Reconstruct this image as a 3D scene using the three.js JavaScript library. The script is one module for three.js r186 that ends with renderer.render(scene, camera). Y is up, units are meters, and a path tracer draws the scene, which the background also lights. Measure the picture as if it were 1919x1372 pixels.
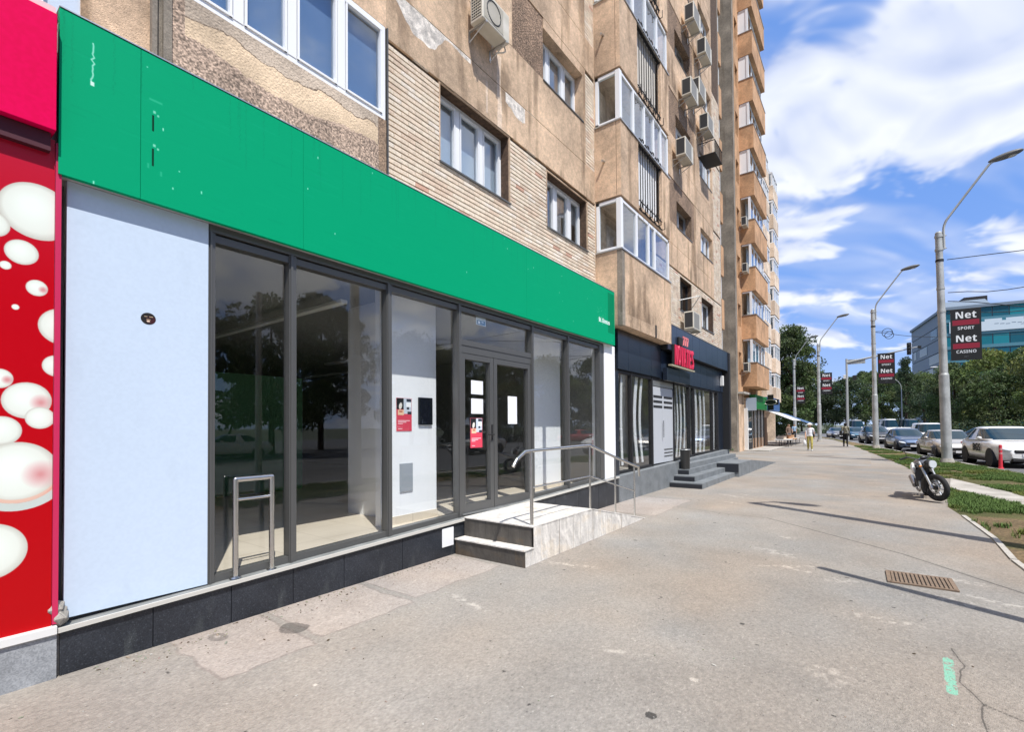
import * as THREE from 'three';
import { mergeGeometries, toCreasedNormals } from 'three/addons/utils/BufferGeometryUtils.js';
import { MarchingCubes } from 'three/addons/objects/MarchingCubes.js';
import { RoundedBoxGeometry } from 'three/addons/geometries/RoundedBoxGeometry.js';
import { FontLoader } from 'three/addons/loaders/FontLoader.js';
import { TextGeometry } from 'three/addons/geometries/TextGeometry.js';

// ------------------------------------------------------------------ camera, sky, sun, exposure
const scene = new THREE.Scene();
const D2R = Math.PI / 180;
const camera = new THREE.PerspectiveCamera(2 * Math.atan(686 / 900) / D2R, 1919 / 1372, 0.05, 2000);
camera.rotation.order = 'YXZ';
camera.rotation.set(0.94 * D2R, 36.7 * D2R, -0.4 * D2R);
camera.position.set(0, 1.6, 0);
camera.setViewOffset(1919, 1372, 0, -100, 1919, 1372);
camera.updateProjectionMatrix();

const renderer = new THREE.WebGLRenderer({ antialias: true });
renderer.toneMapping = THREE.LinearToneMapping;
renderer.toneMappingExposure = 1.22;
renderer.shadowMap.enabled = true;

const sunDir = new THREE.Vector3(Math.cos(62 * D2R) * 0.985, Math.sin(62 * D2R), Math.cos(62 * D2R) * 0.17).normalize();
const sun = new THREE.DirectionalLight(new THREE.Color(1.0, 0.965, 0.91), 4.8);
sun.position.copy(sunDir).multiplyScalar(120); sun.target.position.set(0, 0, -20);
sun.castShadow = true; sun.shadow.mapSize.set(4096, 4096);
Object.assign(sun.shadow.camera, { left: -90, right: 90, top: 90, bottom: -90, near: 1, far: 320 });
scene.add(sun, sun.target);

// seeded random and periodic value noise
function RNG(s) { let a = s >>> 0; return () => { a = (a + 0x6D2B79F5) >>> 0; let t = a; t = Math.imul(t ^ (t >>> 15), t | 1); t ^= t + Math.imul(t ^ (t >>> 7), t | 61); return ((t ^ (t >>> 14)) >>> 0) / 4294967296; }; }
const rnd = RNG(20240611);
const rr = (a, b) => a + (b - a) * rnd();
const TAB = new Float32Array(65536); { const r = RNG(77); for (let i = 0; i < 65536; i++) TAB[i] = r(); }
const hsh = (x, y, s) => TAB[(Math.imul(x, 374761) ^ Math.imul(y, 668265) ^ Math.imul(s, 2246822)) & 65535 ^ ((Math.imul(x, 7919) + Math.imul(y, 104729) + s * 31) >> 3 & 65535)];
function vn(x, y, px, py, s) {            // value noise, period px, py (0: none)
  const xi = Math.floor(x), yi = Math.floor(y), fx = x - xi, fy = y - yi;
  const w = (a, p) => p ? ((a % p) + p) % p : a;
  const x0 = w(xi, px), x1 = w(xi + 1, px), y0 = w(yi, py), y1 = w(yi + 1, py);
  const u = fx * fx * (3 - 2 * fx), v = fy * fy * (3 - 2 * fy);
  const a = hsh(x0, y0, s), b = hsh(x1, y0, s), c = hsh(x0, y1, s), d = hsh(x1, y1, s);
  return a + (b - a) * u + (c - a) * v + (a - b - c + d) * u * v;
}
function fbm(x, y, oct, p, s, gain = 0.5) { let t = 0, a = 1, n = 0; for (let i = 0; i < oct; i++) { t += a * vn(x, y, p, p, s + i * 17); n += a; a *= gain; x *= 2; y *= 2; p *= 2; } return t / n; }
const sst = (a, b, x) => { const t = Math.min(1, Math.max(0, (x - a) / (b - a))); return t * t * (3 - 2 * t); };
const mix = (a, b, t) => a + (b - a) * t;

function noise3(x, y, z, s) { // trilinear value noise from two planes
  const zi = Math.floor(z), f = z - zi, w = f * f * (3 - 2 * f);
  return mix(vn(x, y, 0, 0, s + zi * 53), vn(x, y, 0, 0, s + (zi + 1) * 53), w);
}
{ // the sky: blue air, paler to the horizon, and wind-drawn white clouds all round
  const W = 4096, H = 2048, d = new Float32Array(W * H * 4);
  // where the big banks and the clear gaps lie: [azimuth from the street's line, elevation, widths, weight]
  const banks = [[-6, 25.5, 5, 4, 0.068], [4, 27, 6, 4, 0.06], [6.5, 22.5, 3.5, 1.6, 0.07], [-7, 18.5, 3.4, 1.7, 0.1], [1.0, 36, 6, 2.2, -0.2], [3.5, 18.0, 4.5, 1.7, -0.2], [10, 19, 3, 2, -0.16], [-4, 14.5, 5, 1.5, -0.1], [6, 13.2, 6, 1.3, 0.05], [-3.2, 16.6, 1.1, 0.5, 0.12]];
  for (let j = 0; j < H; j++) {
    const lat = ((j + 0.5) / H - 0.5) * Math.PI, sy = Math.sin(lat), cl = Math.cos(lat), el = lat / D2R;
    for (let i = 0; i < W; i++) {
      const k = (j * W + i) * 4; d[k + 3] = 1;
      if (sy < -0.02) { d[k] = 0.3; d[k + 1] = 0.32; d[k + 2] = 0.33; continue; }
      const lon = ((i + 0.5) / W - 0.5) * 2 * Math.PI, dx = cl * Math.cos(lon), dz = cl * Math.sin(lon), az = Math.atan2(dx, -dz) / D2R;
      const up = Math.max(0, sy), t = Math.pow(1 - up, 1.6);
      let r = mix(0.09, 0.215, t), g = mix(0.23, 0.395, t), b = mix(0.62, 0.84, t);
      const hz = Math.pow(1 - up, 8); r = mix(r, 0.55, hz * 0.75); g = mix(g, 0.68, hz * 0.75); b = mix(b, 0.88, hz * 0.75);
      const h = 1 / (up + 0.22), X = (dx * 0.72 - dz * 0.69) * h, Z = (dx * 0.69 + dz * 0.72) * h;
      const wx = fbm(X * 2.6 + 5, Z * 2.6 + 9, 3, 0, 211) - 0.5, wz = fbm(X * 2.6 + 31, Z * 2.6 + 2, 3, 0, 223) - 0.5;
      const px = X * 2.2 + wx * 0.55 + 91.4, pz = Z * 2.8 + wz * 0.55 + 60.2;
      let c = fbm(px, pz, 6, 0, 311, 0.56);
      const fine = fbm(px * 4.5 + wx * 2, pz * 4.2 + wz * 2, 4, 0, 331, 0.6);
      c = c * 0.8 + fbm(X * 0.7 + 3, Z * 0.9 + 8, 2, 0, 307) * 0.1 + fine * 0.22 - 0.06;
      if (az > -45 && az < 45) for (const q of banks) { const e = ((az - q[0]) / q[2]) ** 2 + ((el - q[1]) / q[3]) ** 2; if (e < 9) c += q[4] * Math.exp(-e * 0.7); }
      const cov = sst(0.468, 0.59, c);
      const streak = sst(0.46, 0.74, fbm(X * 1.1 + 9 + wz * 0.6, Z * 5.2 + wx * 1.2, 4, 0, 401)) * 0.5;
      const al = Math.min(1, cov * 0.97 + streak * (1 - cov));
      const cx = fbm(px + 0.1, pz - 0.13, 4, 0, 311, 0.56);
      const body = Math.min(1, Math.max(0, 0.56 + (fbm(px, pz, 4, 0, 311, 0.56) - cx) * 4.5 + (fine - 0.5) * 0.75)) * (1 - 0.34 * sst(0.6, 0.8, c));
      d[k] = mix(r, mix(0.44, 0.82, body), al); d[k + 1] = mix(g, mix(0.52, 0.85, body), al); d[k + 2] = mix(b, mix(0.75, 0.92, body), al);
    }
  }
  const t = new THREE.DataTexture(d, W, H, THREE.RGBAFormat, THREE.FloatType);
  t.mapping = THREE.EquirectangularReflectionMapping; t.magFilter = THREE.LinearFilter; t.needsUpdate = true;
  scene.background = t; scene.environment = t;
}

// ------------------------------------------------------------------ helpers
const taken = {};
const numbered = (n) => { const k = taken[n] = (taken[n] ?? -1) + 1; return k ? n + '_' + String(k).padStart(3, '0') : n; };
function tag(o, label, category, group, kind) { if (label) o.userData.label = label; if (category) o.userData.category = category; if (group) o.userData.group = group; if (kind) o.userData.kind = kind; return o; }
function mesh(g, m) { const o = new THREE.Mesh(g, m); o.castShadow = o.receiveShadow = true; return o; }
function thing(name, label, category, pos = [0, 0, 0], ry = 0, group) { const o = new THREE.Group(); o.name = numbered(name); o.position.set(...pos); o.rotation.y = ry; scene.add(o); return tag(o, label, category, group); }
function single(name, g, m, label, category, group) { const o = mesh(g, m); o.name = numbered(name); scene.add(o); return tag(o, label, category, group); }
function structure(name, g, m, parent) { const o = mesh(g, m); o.name = parent ? name : numbered(name); (parent || scene).add(o); if (!parent) o.userData.kind = 'structure'; return o; }
function part(parent, name, g, m, label) { const o = mesh(g, m); o.name = name; parent.add(o); if (label) o.userData.label = label; return o; }
function group(parent, name, label) { const o = new THREE.Group(); o.name = name; parent.add(o); if (label) o.userData.label = label; return o; }
function copyOf(src, label, pos, ry) { const c = src.clone(); c.name = numbered(src.name.replace(/_\d{3}$/, '')); c.userData = { ...src.userData, label: label || src.userData.label }; scene.add(c); if (pos) c.position.set(...pos); if (ry !== undefined) c.rotation.y = ry; return c; }
const J = (...a) => mergeGeometries(a.flat().filter(Boolean).map((g) => { const q = g.index ? g.toNonIndexed() : g; for (const k of Object.keys(q.attributes)) if (!['position', 'normal', 'uv'].includes(k)) q.deleteAttribute(k); return q; }), false);
function metreUV(g) { // uv in metres, by the way each face points
  const q = g.index ? g.toNonIndexed() : g, p = q.attributes.position, uv = new Float32Array(p.count * 2), a = new THREE.Vector3(), b = new THREE.Vector3(), c = new THREE.Vector3();
  for (let i = 0; i < p.count; i += 3) {
    a.fromBufferAttribute(p, i); b.fromBufferAttribute(p, i + 1).sub(a); c.fromBufferAttribute(p, i + 2).sub(a); b.cross(c);
    const nx = Math.abs(b.x), ny = Math.abs(b.y), nz = Math.abs(b.z);
    for (let k = 0; k < 3; k++) { const x = p.getX(i + k), y = p.getY(i + k), z = p.getZ(i + k), o = (i + k) * 2;
      if (nx >= ny && nx >= nz) { uv[o] = -z; uv[o + 1] = y; } else if (ny >= nz) { uv[o] = x; uv[o + 1] = -z; } else { uv[o] = x; uv[o + 1] = y; } }
  }
  q.setAttribute('uv', new THREE.BufferAttribute(uv, 2)); return q;
}
function bx(x0, x1, y0, y1, z0, z1, bevel = 0) {
  const w = Math.abs(x1 - x0), h = Math.abs(y1 - y0), d = Math.abs(z1 - z0);
  const g = bevel ? new RoundedBoxGeometry(w, h, d, 1, Math.min(bevel, w / 2.1, h / 2.1, d / 2.1)) : new THREE.BoxGeometry(w, h, d);
  g.translate((x0 + x1) / 2, (y0 + y1) / 2, (z0 + z1) / 2); return metreUV(g);
}
const V = (x, y, z) => new THREE.Vector3(x, y, z);
function rod(a, b, r, r2 = r, n = 10) { // cylinder between two points
  const A = Array.isArray(a) ? V(...a) : a, B = Array.isArray(b) ? V(...b) : b, d = B.clone().sub(A), g = new THREE.CylinderGeometry(r2, r, d.length(), n, 1);
  g.applyQuaternion(new THREE.Quaternion().setFromUnitVectors(V(0, 1, 0), d.clone().normalize())); g.translate((A.x + B.x) / 2, (A.y + B.y) / 2, (A.z + B.z) / 2); return g;
}
function tube(pts, r, seg = 24, n = 8, tension = 0.5) { return new THREE.TubeGeometry(new THREE.CatmullRomCurve3(pts.map((p) => V(...p)), false, 'catmullrom', tension), seg, r, n); }
function polyTube(pts, r, n = 10) { const g = []; for (let i = 0; i + 1 < pts.length; i++) g.push(rod(pts[i], pts[i + 1], r, r, n)); for (let i = 1; i + 1 < pts.length; i++) { const s = new THREE.SphereGeometry(r, n, 6); s.translate(...pts[i]); g.push(s); } return J(g); }
function ball(x, y, z, rx, ry = rx, rz = rx, n = 12) { const g = new THREE.SphereGeometry(1, n, Math.ceil(n * 0.7)); g.scale(rx, ry, rz); g.translate(x, y, z); return g; }
function prism(pts, x0, x1) { // polygon in (z, y) pushed along x
  const s = new THREE.Shape(pts.map(([z, y]) => new THREE.Vector2(z, y))); const g = new THREE.ExtrudeGeometry(s, { depth: x1 - x0, bevelEnabled: false });
  g.applyMatrix4(new THREE.Matrix4().makeBasis(V(0, 0, 1), V(0, 1, 0), V(1, 0, 0))); g.translate(x0, 0, 0);
  return metreUV(flip(g));
}
function flip(g) { const q = g.index ? g.toNonIndexed() : g, p = q.attributes.position.array; for (let i = 0; i < p.length; i += 9) for (let k = 0; k < 3; k++) { const t = p[i + 3 + k]; p[i + 3 + k] = p[i + 6 + k]; p[i + 6 + k] = t; } q.computeVertexNormals(); return q; }
function flatPoly(pts, y) { // polygon in (x, z) lying at height y
  const s = new THREE.Shape(pts.map(([x, z]) => new THREE.Vector2(x, -z))); const g = new THREE.ShapeGeometry(s); g.rotateX(-Math.PI / 2); g.translate(0, y, 0); return metreUV(g);
}
function wallX(x0, x1, z0, z1, y0, y1, holes = []) { // wall in a plane across x, from x0 back to x1, with rectangular openings [za, zb, ya, yb]
  const zs = [z0, z1, ...holes.flatMap((h) => [h[0], h[1]])].sort((a, b) => a - b).filter((v, i, a) => !i || v - a[i - 1] > 1e-4), out = [];
  for (let i = 0; i + 1 < zs.length; i++) {
    const a = zs[i], b = zs[i + 1]; if (a < Math.min(z0, z1) - 1e-6 || b > Math.max(z0, z1) + 1e-6) continue;
    const m = (a + b) / 2; let y = y0;
    for (const h of holes.filter((q) => Math.min(q[0], q[1]) < m && m < Math.max(q[0], q[1])).sort((p, q) => p[2] - q[2])) { if (h[2] > y + 1e-4) out.push(bx(x0, x1, y, h[2], a, b)); y = h[3]; }
    if (y < y1 - 1e-4) out.push(bx(x0, x1, y, y1, a, b));
  }
  return J(out);
}

// ------------------------------------------------------------------ textures
function dataTex(w, h, f, srgb = true, repeat) {
  const d = new Uint8Array(w * h * 4);
  for (let j = 0; j < h; j++) for (let i = 0; i < w; i++) { const c = f(i / w, j / h), k = (j * w + i) * 4; d[k] = Math.min(255, Math.max(0, c[0])); d[k + 1] = Math.min(255, Math.max(0, c[1])); d[k + 2] = Math.min(255, Math.max(0, c[2])); d[k + 3] = 255; }
  const t = new THREE.DataTexture(d, w, h); t.magFilter = THREE.LinearFilter; t.wrapS = t.wrapT = THREE.RepeatWrapping; if (srgb) t.colorSpace = THREE.SRGBColorSpace; if (repeat) t.repeat.set(1 / repeat, 1 / repeat); t.needsUpdate = true; return t;
}
const grey = (v) => [v, v, v];
function canvasTex(w, h, draw) { const c = document.createElement('canvas'); c.width = w; c.height = h; draw(c.getContext('2d'), w, h); const t = new THREE.CanvasTexture(c); t.colorSpace = THREE.SRGBColorSpace; return t; }
const M = (o) => new THREE.MeshPhysicalMaterial(o), S = (o) => new THREE.MeshStandardMaterial(o);
const L = (r, g, b) => new THREE.Color().setRGB(r, g, b);
// ------------------------------------------------------------------ materials
const grainBump = dataTex(512, 512, (u, v) => grey(255 * (0.5 * fbm(u * 96, v * 96, 2, 96, 5) + 0.5 * vn(u * 256, v * 256, 256, 256, 9))), false, 0.7);
const smoothBump = dataTex(256, 256, (u, v) => grey(255 * fbm(u * 8, v * 8, 4, 8, 15)), false, 1.3);
const asphaltTone = (x, z) => { // colour of the pavement at a place: grains, worn patches, dirt
  const big = fbm(x * 0.33 + 3, z * 0.33, 4, 0, 41), mid = fbm(x * 1.7, z * 1.7 + 8, 4, 0, 47), fine = vn(x * 60, z * 60, 0, 0, 53), gr = vn(x * 130, z * 130, 0, 0, 59);
  let v = 137 + (big - 0.5) * 24 + (mid - 0.5) * 20 + (fine - 0.5) * 16 + (gr - 0.5) * 22;
  if (gr > 0.95) v += 18; if (gr < 0.04) v -= 26;
  const warm = 1 + (fbm(x * 0.8 + 40, z * 0.8, 3, 0, 61) - 0.45) * 0.1;
  return [v * 1.04 * warm, v * 0.995, v * 0.935 / warm];
};
const segD = (x, z, a, b) => { const dx = b[0] - a[0], dz = b[1] - a[1], t = Math.max(0, Math.min(1, ((x - a[0]) * dx + (z - a[1]) * dz) / (dx * dx + dz * dz))); return Math.hypot(x - a[0] - t * dx, z - a[1] - t * dz); };
const pathD = (x, z, p) => { let m = 9; for (let i = 0; i + 1 < p.length; i++) m = Math.min(m, segD(x, z, p[i], p[i + 1])); return m; };
const inBox = (x, z, a) => x > a[0] && x < a[1] && z < a[2] && z > a[3];
const seams = [[[-1.45, -9.3], [-0.6, -8.5], [0.29, -7.65], [1.2, -6.42], [1.7, -5.9]]];
const cracks = [[[0.44, -4.62], [0.47, -4.35], [0.42, -4.05], [0.5, -3.8], [0.45, -3.5], [0.53, -3.15], [0.47, -2.7]], [[0.5, -3.8], [0.66, -3.7], [0.8, -3.78]], [[-3.1, -9.6], [-2.2, -9.35], [-1.45, -9.3]]];
const blots = []; { const r = RNG(5); for (let i = 0; i < 150; i++) blots.push([-4.2 + r() * 5.6, 0.6 - r() * 13, 0.008 + r() * r() * 0.026, r() < 0.8 ? -1 : 1, r() * 3]); blots.push([-3.75, -2.05, 0.12, -0.55, 1], [-4.05, -1.62, 0.09, -0.4, 2], [-1.0, -2.6, 0.035, -1, 0]); }
const scuffs = []; { const r = RNG(23); for (let i = 0; i < 34; i++) scuffs.push([-3.4 + r() * 4.4, -2 - r() * 19, 0.12 + r() * 0.4, 0.04 + r() * 0.12, (r() - 0.5) * 1.2]); }
const cells = {}; for (const b of blots) for (let a = -1; a < 2; a++) for (let c = -1; c < 2; c++) { const k = (Math.floor(b[0] * 3) + a) + ',' + (Math.floor(b[1] * 3) + c); (cells[k] ||= []).push(b); }
const pavementMap = dataTex(2048, 2048, (u, v) => {
  const x = -4.3 + u * 8, z = 1 - v * 24, c = asphaltTone(x, z);
  let k = 1;
  const jit = (fbm(x * 6, z * 6, 2, 0, 71) - 0.5) * 0.06;
  // paler repair slabs of concrete along the plinth, with their darker saw-cut edges
  for (const b of [[-4.4, -3.32, -1.35, -2.02], [-4.4, -3.38, -2.08, -3.02], [-4.4, -3.45, -3.08, -4.4], [-4.4, -3.1, -8.4, -10.6]]) {
    const bx0 = b[1] + jit * 1.4; if (inBox(x, z, [b[0], bx0, b[2] + jit, b[3] + jit])) { const e = Math.min(bx0 - x, b[2] + jit - z, z - b[3] - jit); k *= 1.06 + 0.04 * vn(x * 14, z * 14, 0, 0, 83) - (e < 0.02 ? 0.14 : 0); c[0] += 3; }
  }
  for (const p of seams) { const d = pathD(x + jit * 0.15, z, p); if (d < 0.012) k *= 0.62; else if (x - z * 0.0 > 0 && d < 0.05) k *= 0.97; }
  for (const p of cracks) { const d = pathD(x + jit * 0.8, z + jit * 0.6, p); if (d < 0.004) k *= 0.62; else if (d < 0.02) k *= 0.95; }
  for (const b of cells[Math.floor(x * 3) + ',' + Math.floor(z * 3)] || []) { const d = Math.hypot(x - b[0], (z - b[1]) * (1 + 0.3 * b[4])) + jit * 0.3 * (b[2] / 0.03); if (d < b[2]) k *= b[3] < 0 ? 1 + 0.5 * b[3] : 1.25; }
  for (const q of scuffs) { const e = ((x - q[0]) / q[2]) ** 2 + ((z - q[1] + (x - q[0]) * q[4]) / q[3]) ** 2; if (e < 1) k *= 1 + 0.2 * (1 - e) * sst(0.42, 0.62, fbm(x * 22 + q[0] * 9, z * 22, 3, 0, 95)); }
  const gd = segD(x + jit * 0.2, z, [0.395, -4.4], [0.365, -3.87]);
  if (gd < 0.026 && vn(x * 70, z * 70, 0, 0, 97) * 0.6 + fbm(x * 12, z * 12, 2, 0, 99) * 0.5 > 0.4) return [c[0] * 0.35 + 74, c[1] * 0.35 + 128, c[2] * 0.35 + 108];
  return [c[0] * k, c[1] * k, c[2] * k];
});
pavementMap.repeat.set(1 / 8, 1 / 24); pavementMap.offset.set(4.3 / 8, 1 / 24);
const farPavementMap = dataTex(1024, 1024, (u, v) => { const c = asphaltTone(u * 12 + 60, v * 12 + 30), w = Math.min(u, v, 1 - u, 1 - v) < 0.0 ? 0 : 1; return [c[0] * w, c[1] * w, c[2] * w]; }, true, 12);
const mPavement = S({ map: pavementMap, roughness: 0.93, bumpMap: grainBump, bumpScale: 0.006 });
const mPavementFar = S({ map: farPavementMap, roughness: 0.93, bumpMap: grainBump, bumpScale: 0.006 });
const mRoad = S({ map: dataTex(512, 512, (u, v) => { const n = fbm(u * 6, v * 6, 4, 6, 101) * 40 + vn(u * 220, v * 220, 220, 220, 103) * 26; return [70 + n, 70 + n, 71 + n]; }, true, 7), roughness: 0.92, bumpMap: grainBump, bumpScale: 0.004 });
const mSoil = S({ map: dataTex(1024, 1024, (u, v) => { const a = fbm(u * 12, v * 12, 4, 12, 107), f = vn(u * 300, v * 300, 300, 300, 109), t = sst(0.42, 0.6, fbm(u * 5, v * 5, 4, 5, 113)); return [mix(98, 148, a) * (0.8 + 0.4 * f) * mix(1, 0.72, t), mix(84, 124, a) * (0.8 + 0.4 * f) * mix(1, 0.86, t), mix(56, 94, a) * (0.8 + 0.4 * f) * mix(1, 0.62, t)]; }, true, 6), roughness: 1, bumpMap: grainBump, bumpScale: 0.02 });
const mFarLand = S({ color: L(0.1, 0.11, 0.07), roughness: 1 });
const mConcrete = S({ map: dataTex(512, 512, (u, v) => { const n = (fbm(u * 5, v * 5, 5, 5, 121) - 0.5) * 60 + (vn(u * 200, v * 200, 200, 200, 127) - 0.5) * 22; return [168 + n, 163 + n, 154 + n]; }, true, 2), roughness: 0.9, bumpMap: grainBump, bumpScale: 0.003 });

const plasterMap = (seed, base, streaks) => dataTex(1024, 1024, (u, v) => {
  const a = fbm(u * 6, v * 6, 5, 6, seed), s = fbm(u * 15, v * 2.4, 5, 0, seed + 3), f = vn(u * 320, v * 320, 320, 320, seed + 5), g = fbm(u * 60, v * 60, 2, 60, seed + 6);
  const st = sst(0.5, 0.78, s) * streaks, k = 1 + (a - 0.5) * 0.46 + (f - 0.5) * 0.16 + (g - 0.5) * 0.16 - st * 0.25;
  return [base[0] * k, base[1] * k * (1 - st * 0.03), base[2] * k * (1 - st * 0.07)];
}, true, 4);
const mPlaster = S({ map: plasterMap(131, [202, 174, 146], 1.0), roughness: 0.95, bumpMap: grainBump, bumpScale: 0.006 });
const mPebble = S({ map: dataTex(512, 512, (u, v) => { const f = vn(u * 110, v * 110, 110, 110, 161), g = vn(u * 230, v * 230, 230, 230, 163), a = fbm(u * 4, v * 4, 3, 4, 167), k = 0.6 + 0.65 * f + 0.25 * (g - 0.5) + (a - 0.5) * 0.35; return [146 * k, 122 * k, 102 * k]; }, true, 1.4), roughness: 1, bumpMap: dataTex(512, 512, (u, v) => grey(255 * vn(u * 110, v * 110, 110, 110, 161)), false, 1.4), bumpScale: 0.012 });
const mMortar = S({ map: dataTex(256, 256, (u, v) => { const f = fbm(u * 30, v * 30, 3, 30, 171); return [84 * (0.7 + 0.6 * f), 66 * (0.7 + 0.6 * f), 53 * (0.7 + 0.6 * f)]; }, true, 1), roughness: 1 });
const brickMap = dataTex(512, 512, (u, v) => { const a = fbm(u * 14, v * 14, 4, 14, 181), f = vn(u * 200, v * 200, 200, 200, 183), k = 0.8 + 0.34 * a + 0.16 * (f - 0.5); return [255 * k, 255 * k, 255 * k]; }, true, 1.7);
const mBricks = [[0.77, 0.64, 0.5], [0.8, 0.69, 0.55], [0.71, 0.56, 0.43], [0.62, 0.38, 0.28], [0.83, 0.74, 0.63]].map((c) => S({ color: L(...c), map: brickMap, roughness: 0.95, bumpMap: grainBump, bumpScale: 0.004 }));
const mOrange = S({ map: plasterMap(191, [188, 148, 112], 0.4), roughness: 0.95 });
const mBeige = S({ map: plasterMap(193, [214, 194, 172], 0.2), roughness: 0.95 });
const mGreyWall = S({ map: plasterMap(197, [140, 131, 119], 0.5), roughness: 0.95, bumpMap: grainBump, bumpScale: 0.004 });

const mPVC = M({ color: L(0.82, 0.83, 0.84), roughness: 0.35 });
const mGlass = M({ color: L(0.93, 0.96, 0.97), transmission: 1, thickness: 0, roughness: 0.0, ior: 1.55 });
const mShopGlass = M({ color: L(0.975, 0.985, 0.985), transmission: 1, thickness: 0, roughness: 0.0, ior: 1.5 });
const mWinGlass = M({ color: L(0.86, 0.9, 0.93), transmission: 1, thickness: 0, roughness: 0.0, ior: 2.0 });
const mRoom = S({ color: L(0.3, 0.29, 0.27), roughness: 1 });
const mSkyTint = S({ color: L(0.2, 0.29, 0.44), roughness: 0.8 });  // sky mirrored in the wide window, painted as a flat blue
const mBlind = S({ color: L(0.6, 0.65, 0.7), roughness: 0.9 });
const mCurtain = S({ color: L(0.62, 0.58, 0.52), roughness: 1 });
const mAnod = M({ color: L(0.115, 0.115, 0.112), roughness: 0.38, metalness: 0.35 });
const mDark = S({ color: L(0.012, 0.012, 0.013), roughness: 0.7 });
const mSteel = M({ color: L(0.62, 0.61, 0.59), metalness: 1, roughness: 0.24, bumpMap: smoothBump, bumpScale: 0.0006 });
const mAlu = M({ color: L(0.55, 0.55, 0.54), metalness: 0.9, roughness: 0.4 });
const mGalv = M({ map: dataTex(256, 512, (u, v) => { const n = (fbm(u * 10, v * 10, 4, 10, 201) - 0.5) * 50 - 26 * sst(0.56, 0.8, fbm(u * 14, v * 3, 3, 0, 203)); return [172 + n, 174 + n, 172 + n]; }, true, 2), metalness: 0.25, roughness: 0.55 });
const mWhiteMetal = M({ color: L(0.74, 0.73, 0.7), roughness: 0.45 });
const mBlackIron = S({ color: L(0.02, 0.018, 0.016), roughness: 0.6, metalness: 0.4 });
const mRubber = S({ color: L(0.018, 0.018, 0.019), roughness: 0.85 });
const mWhiteWall = S({ map: dataTex(256, 256, (u, v) => { const n = (fbm(u * 5, v * 5, 4, 5, 207) - 0.5) * 10; return [244 + n, 245 + n, 247 + n]; }, true, 2), roughness: 0.8 });

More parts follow.
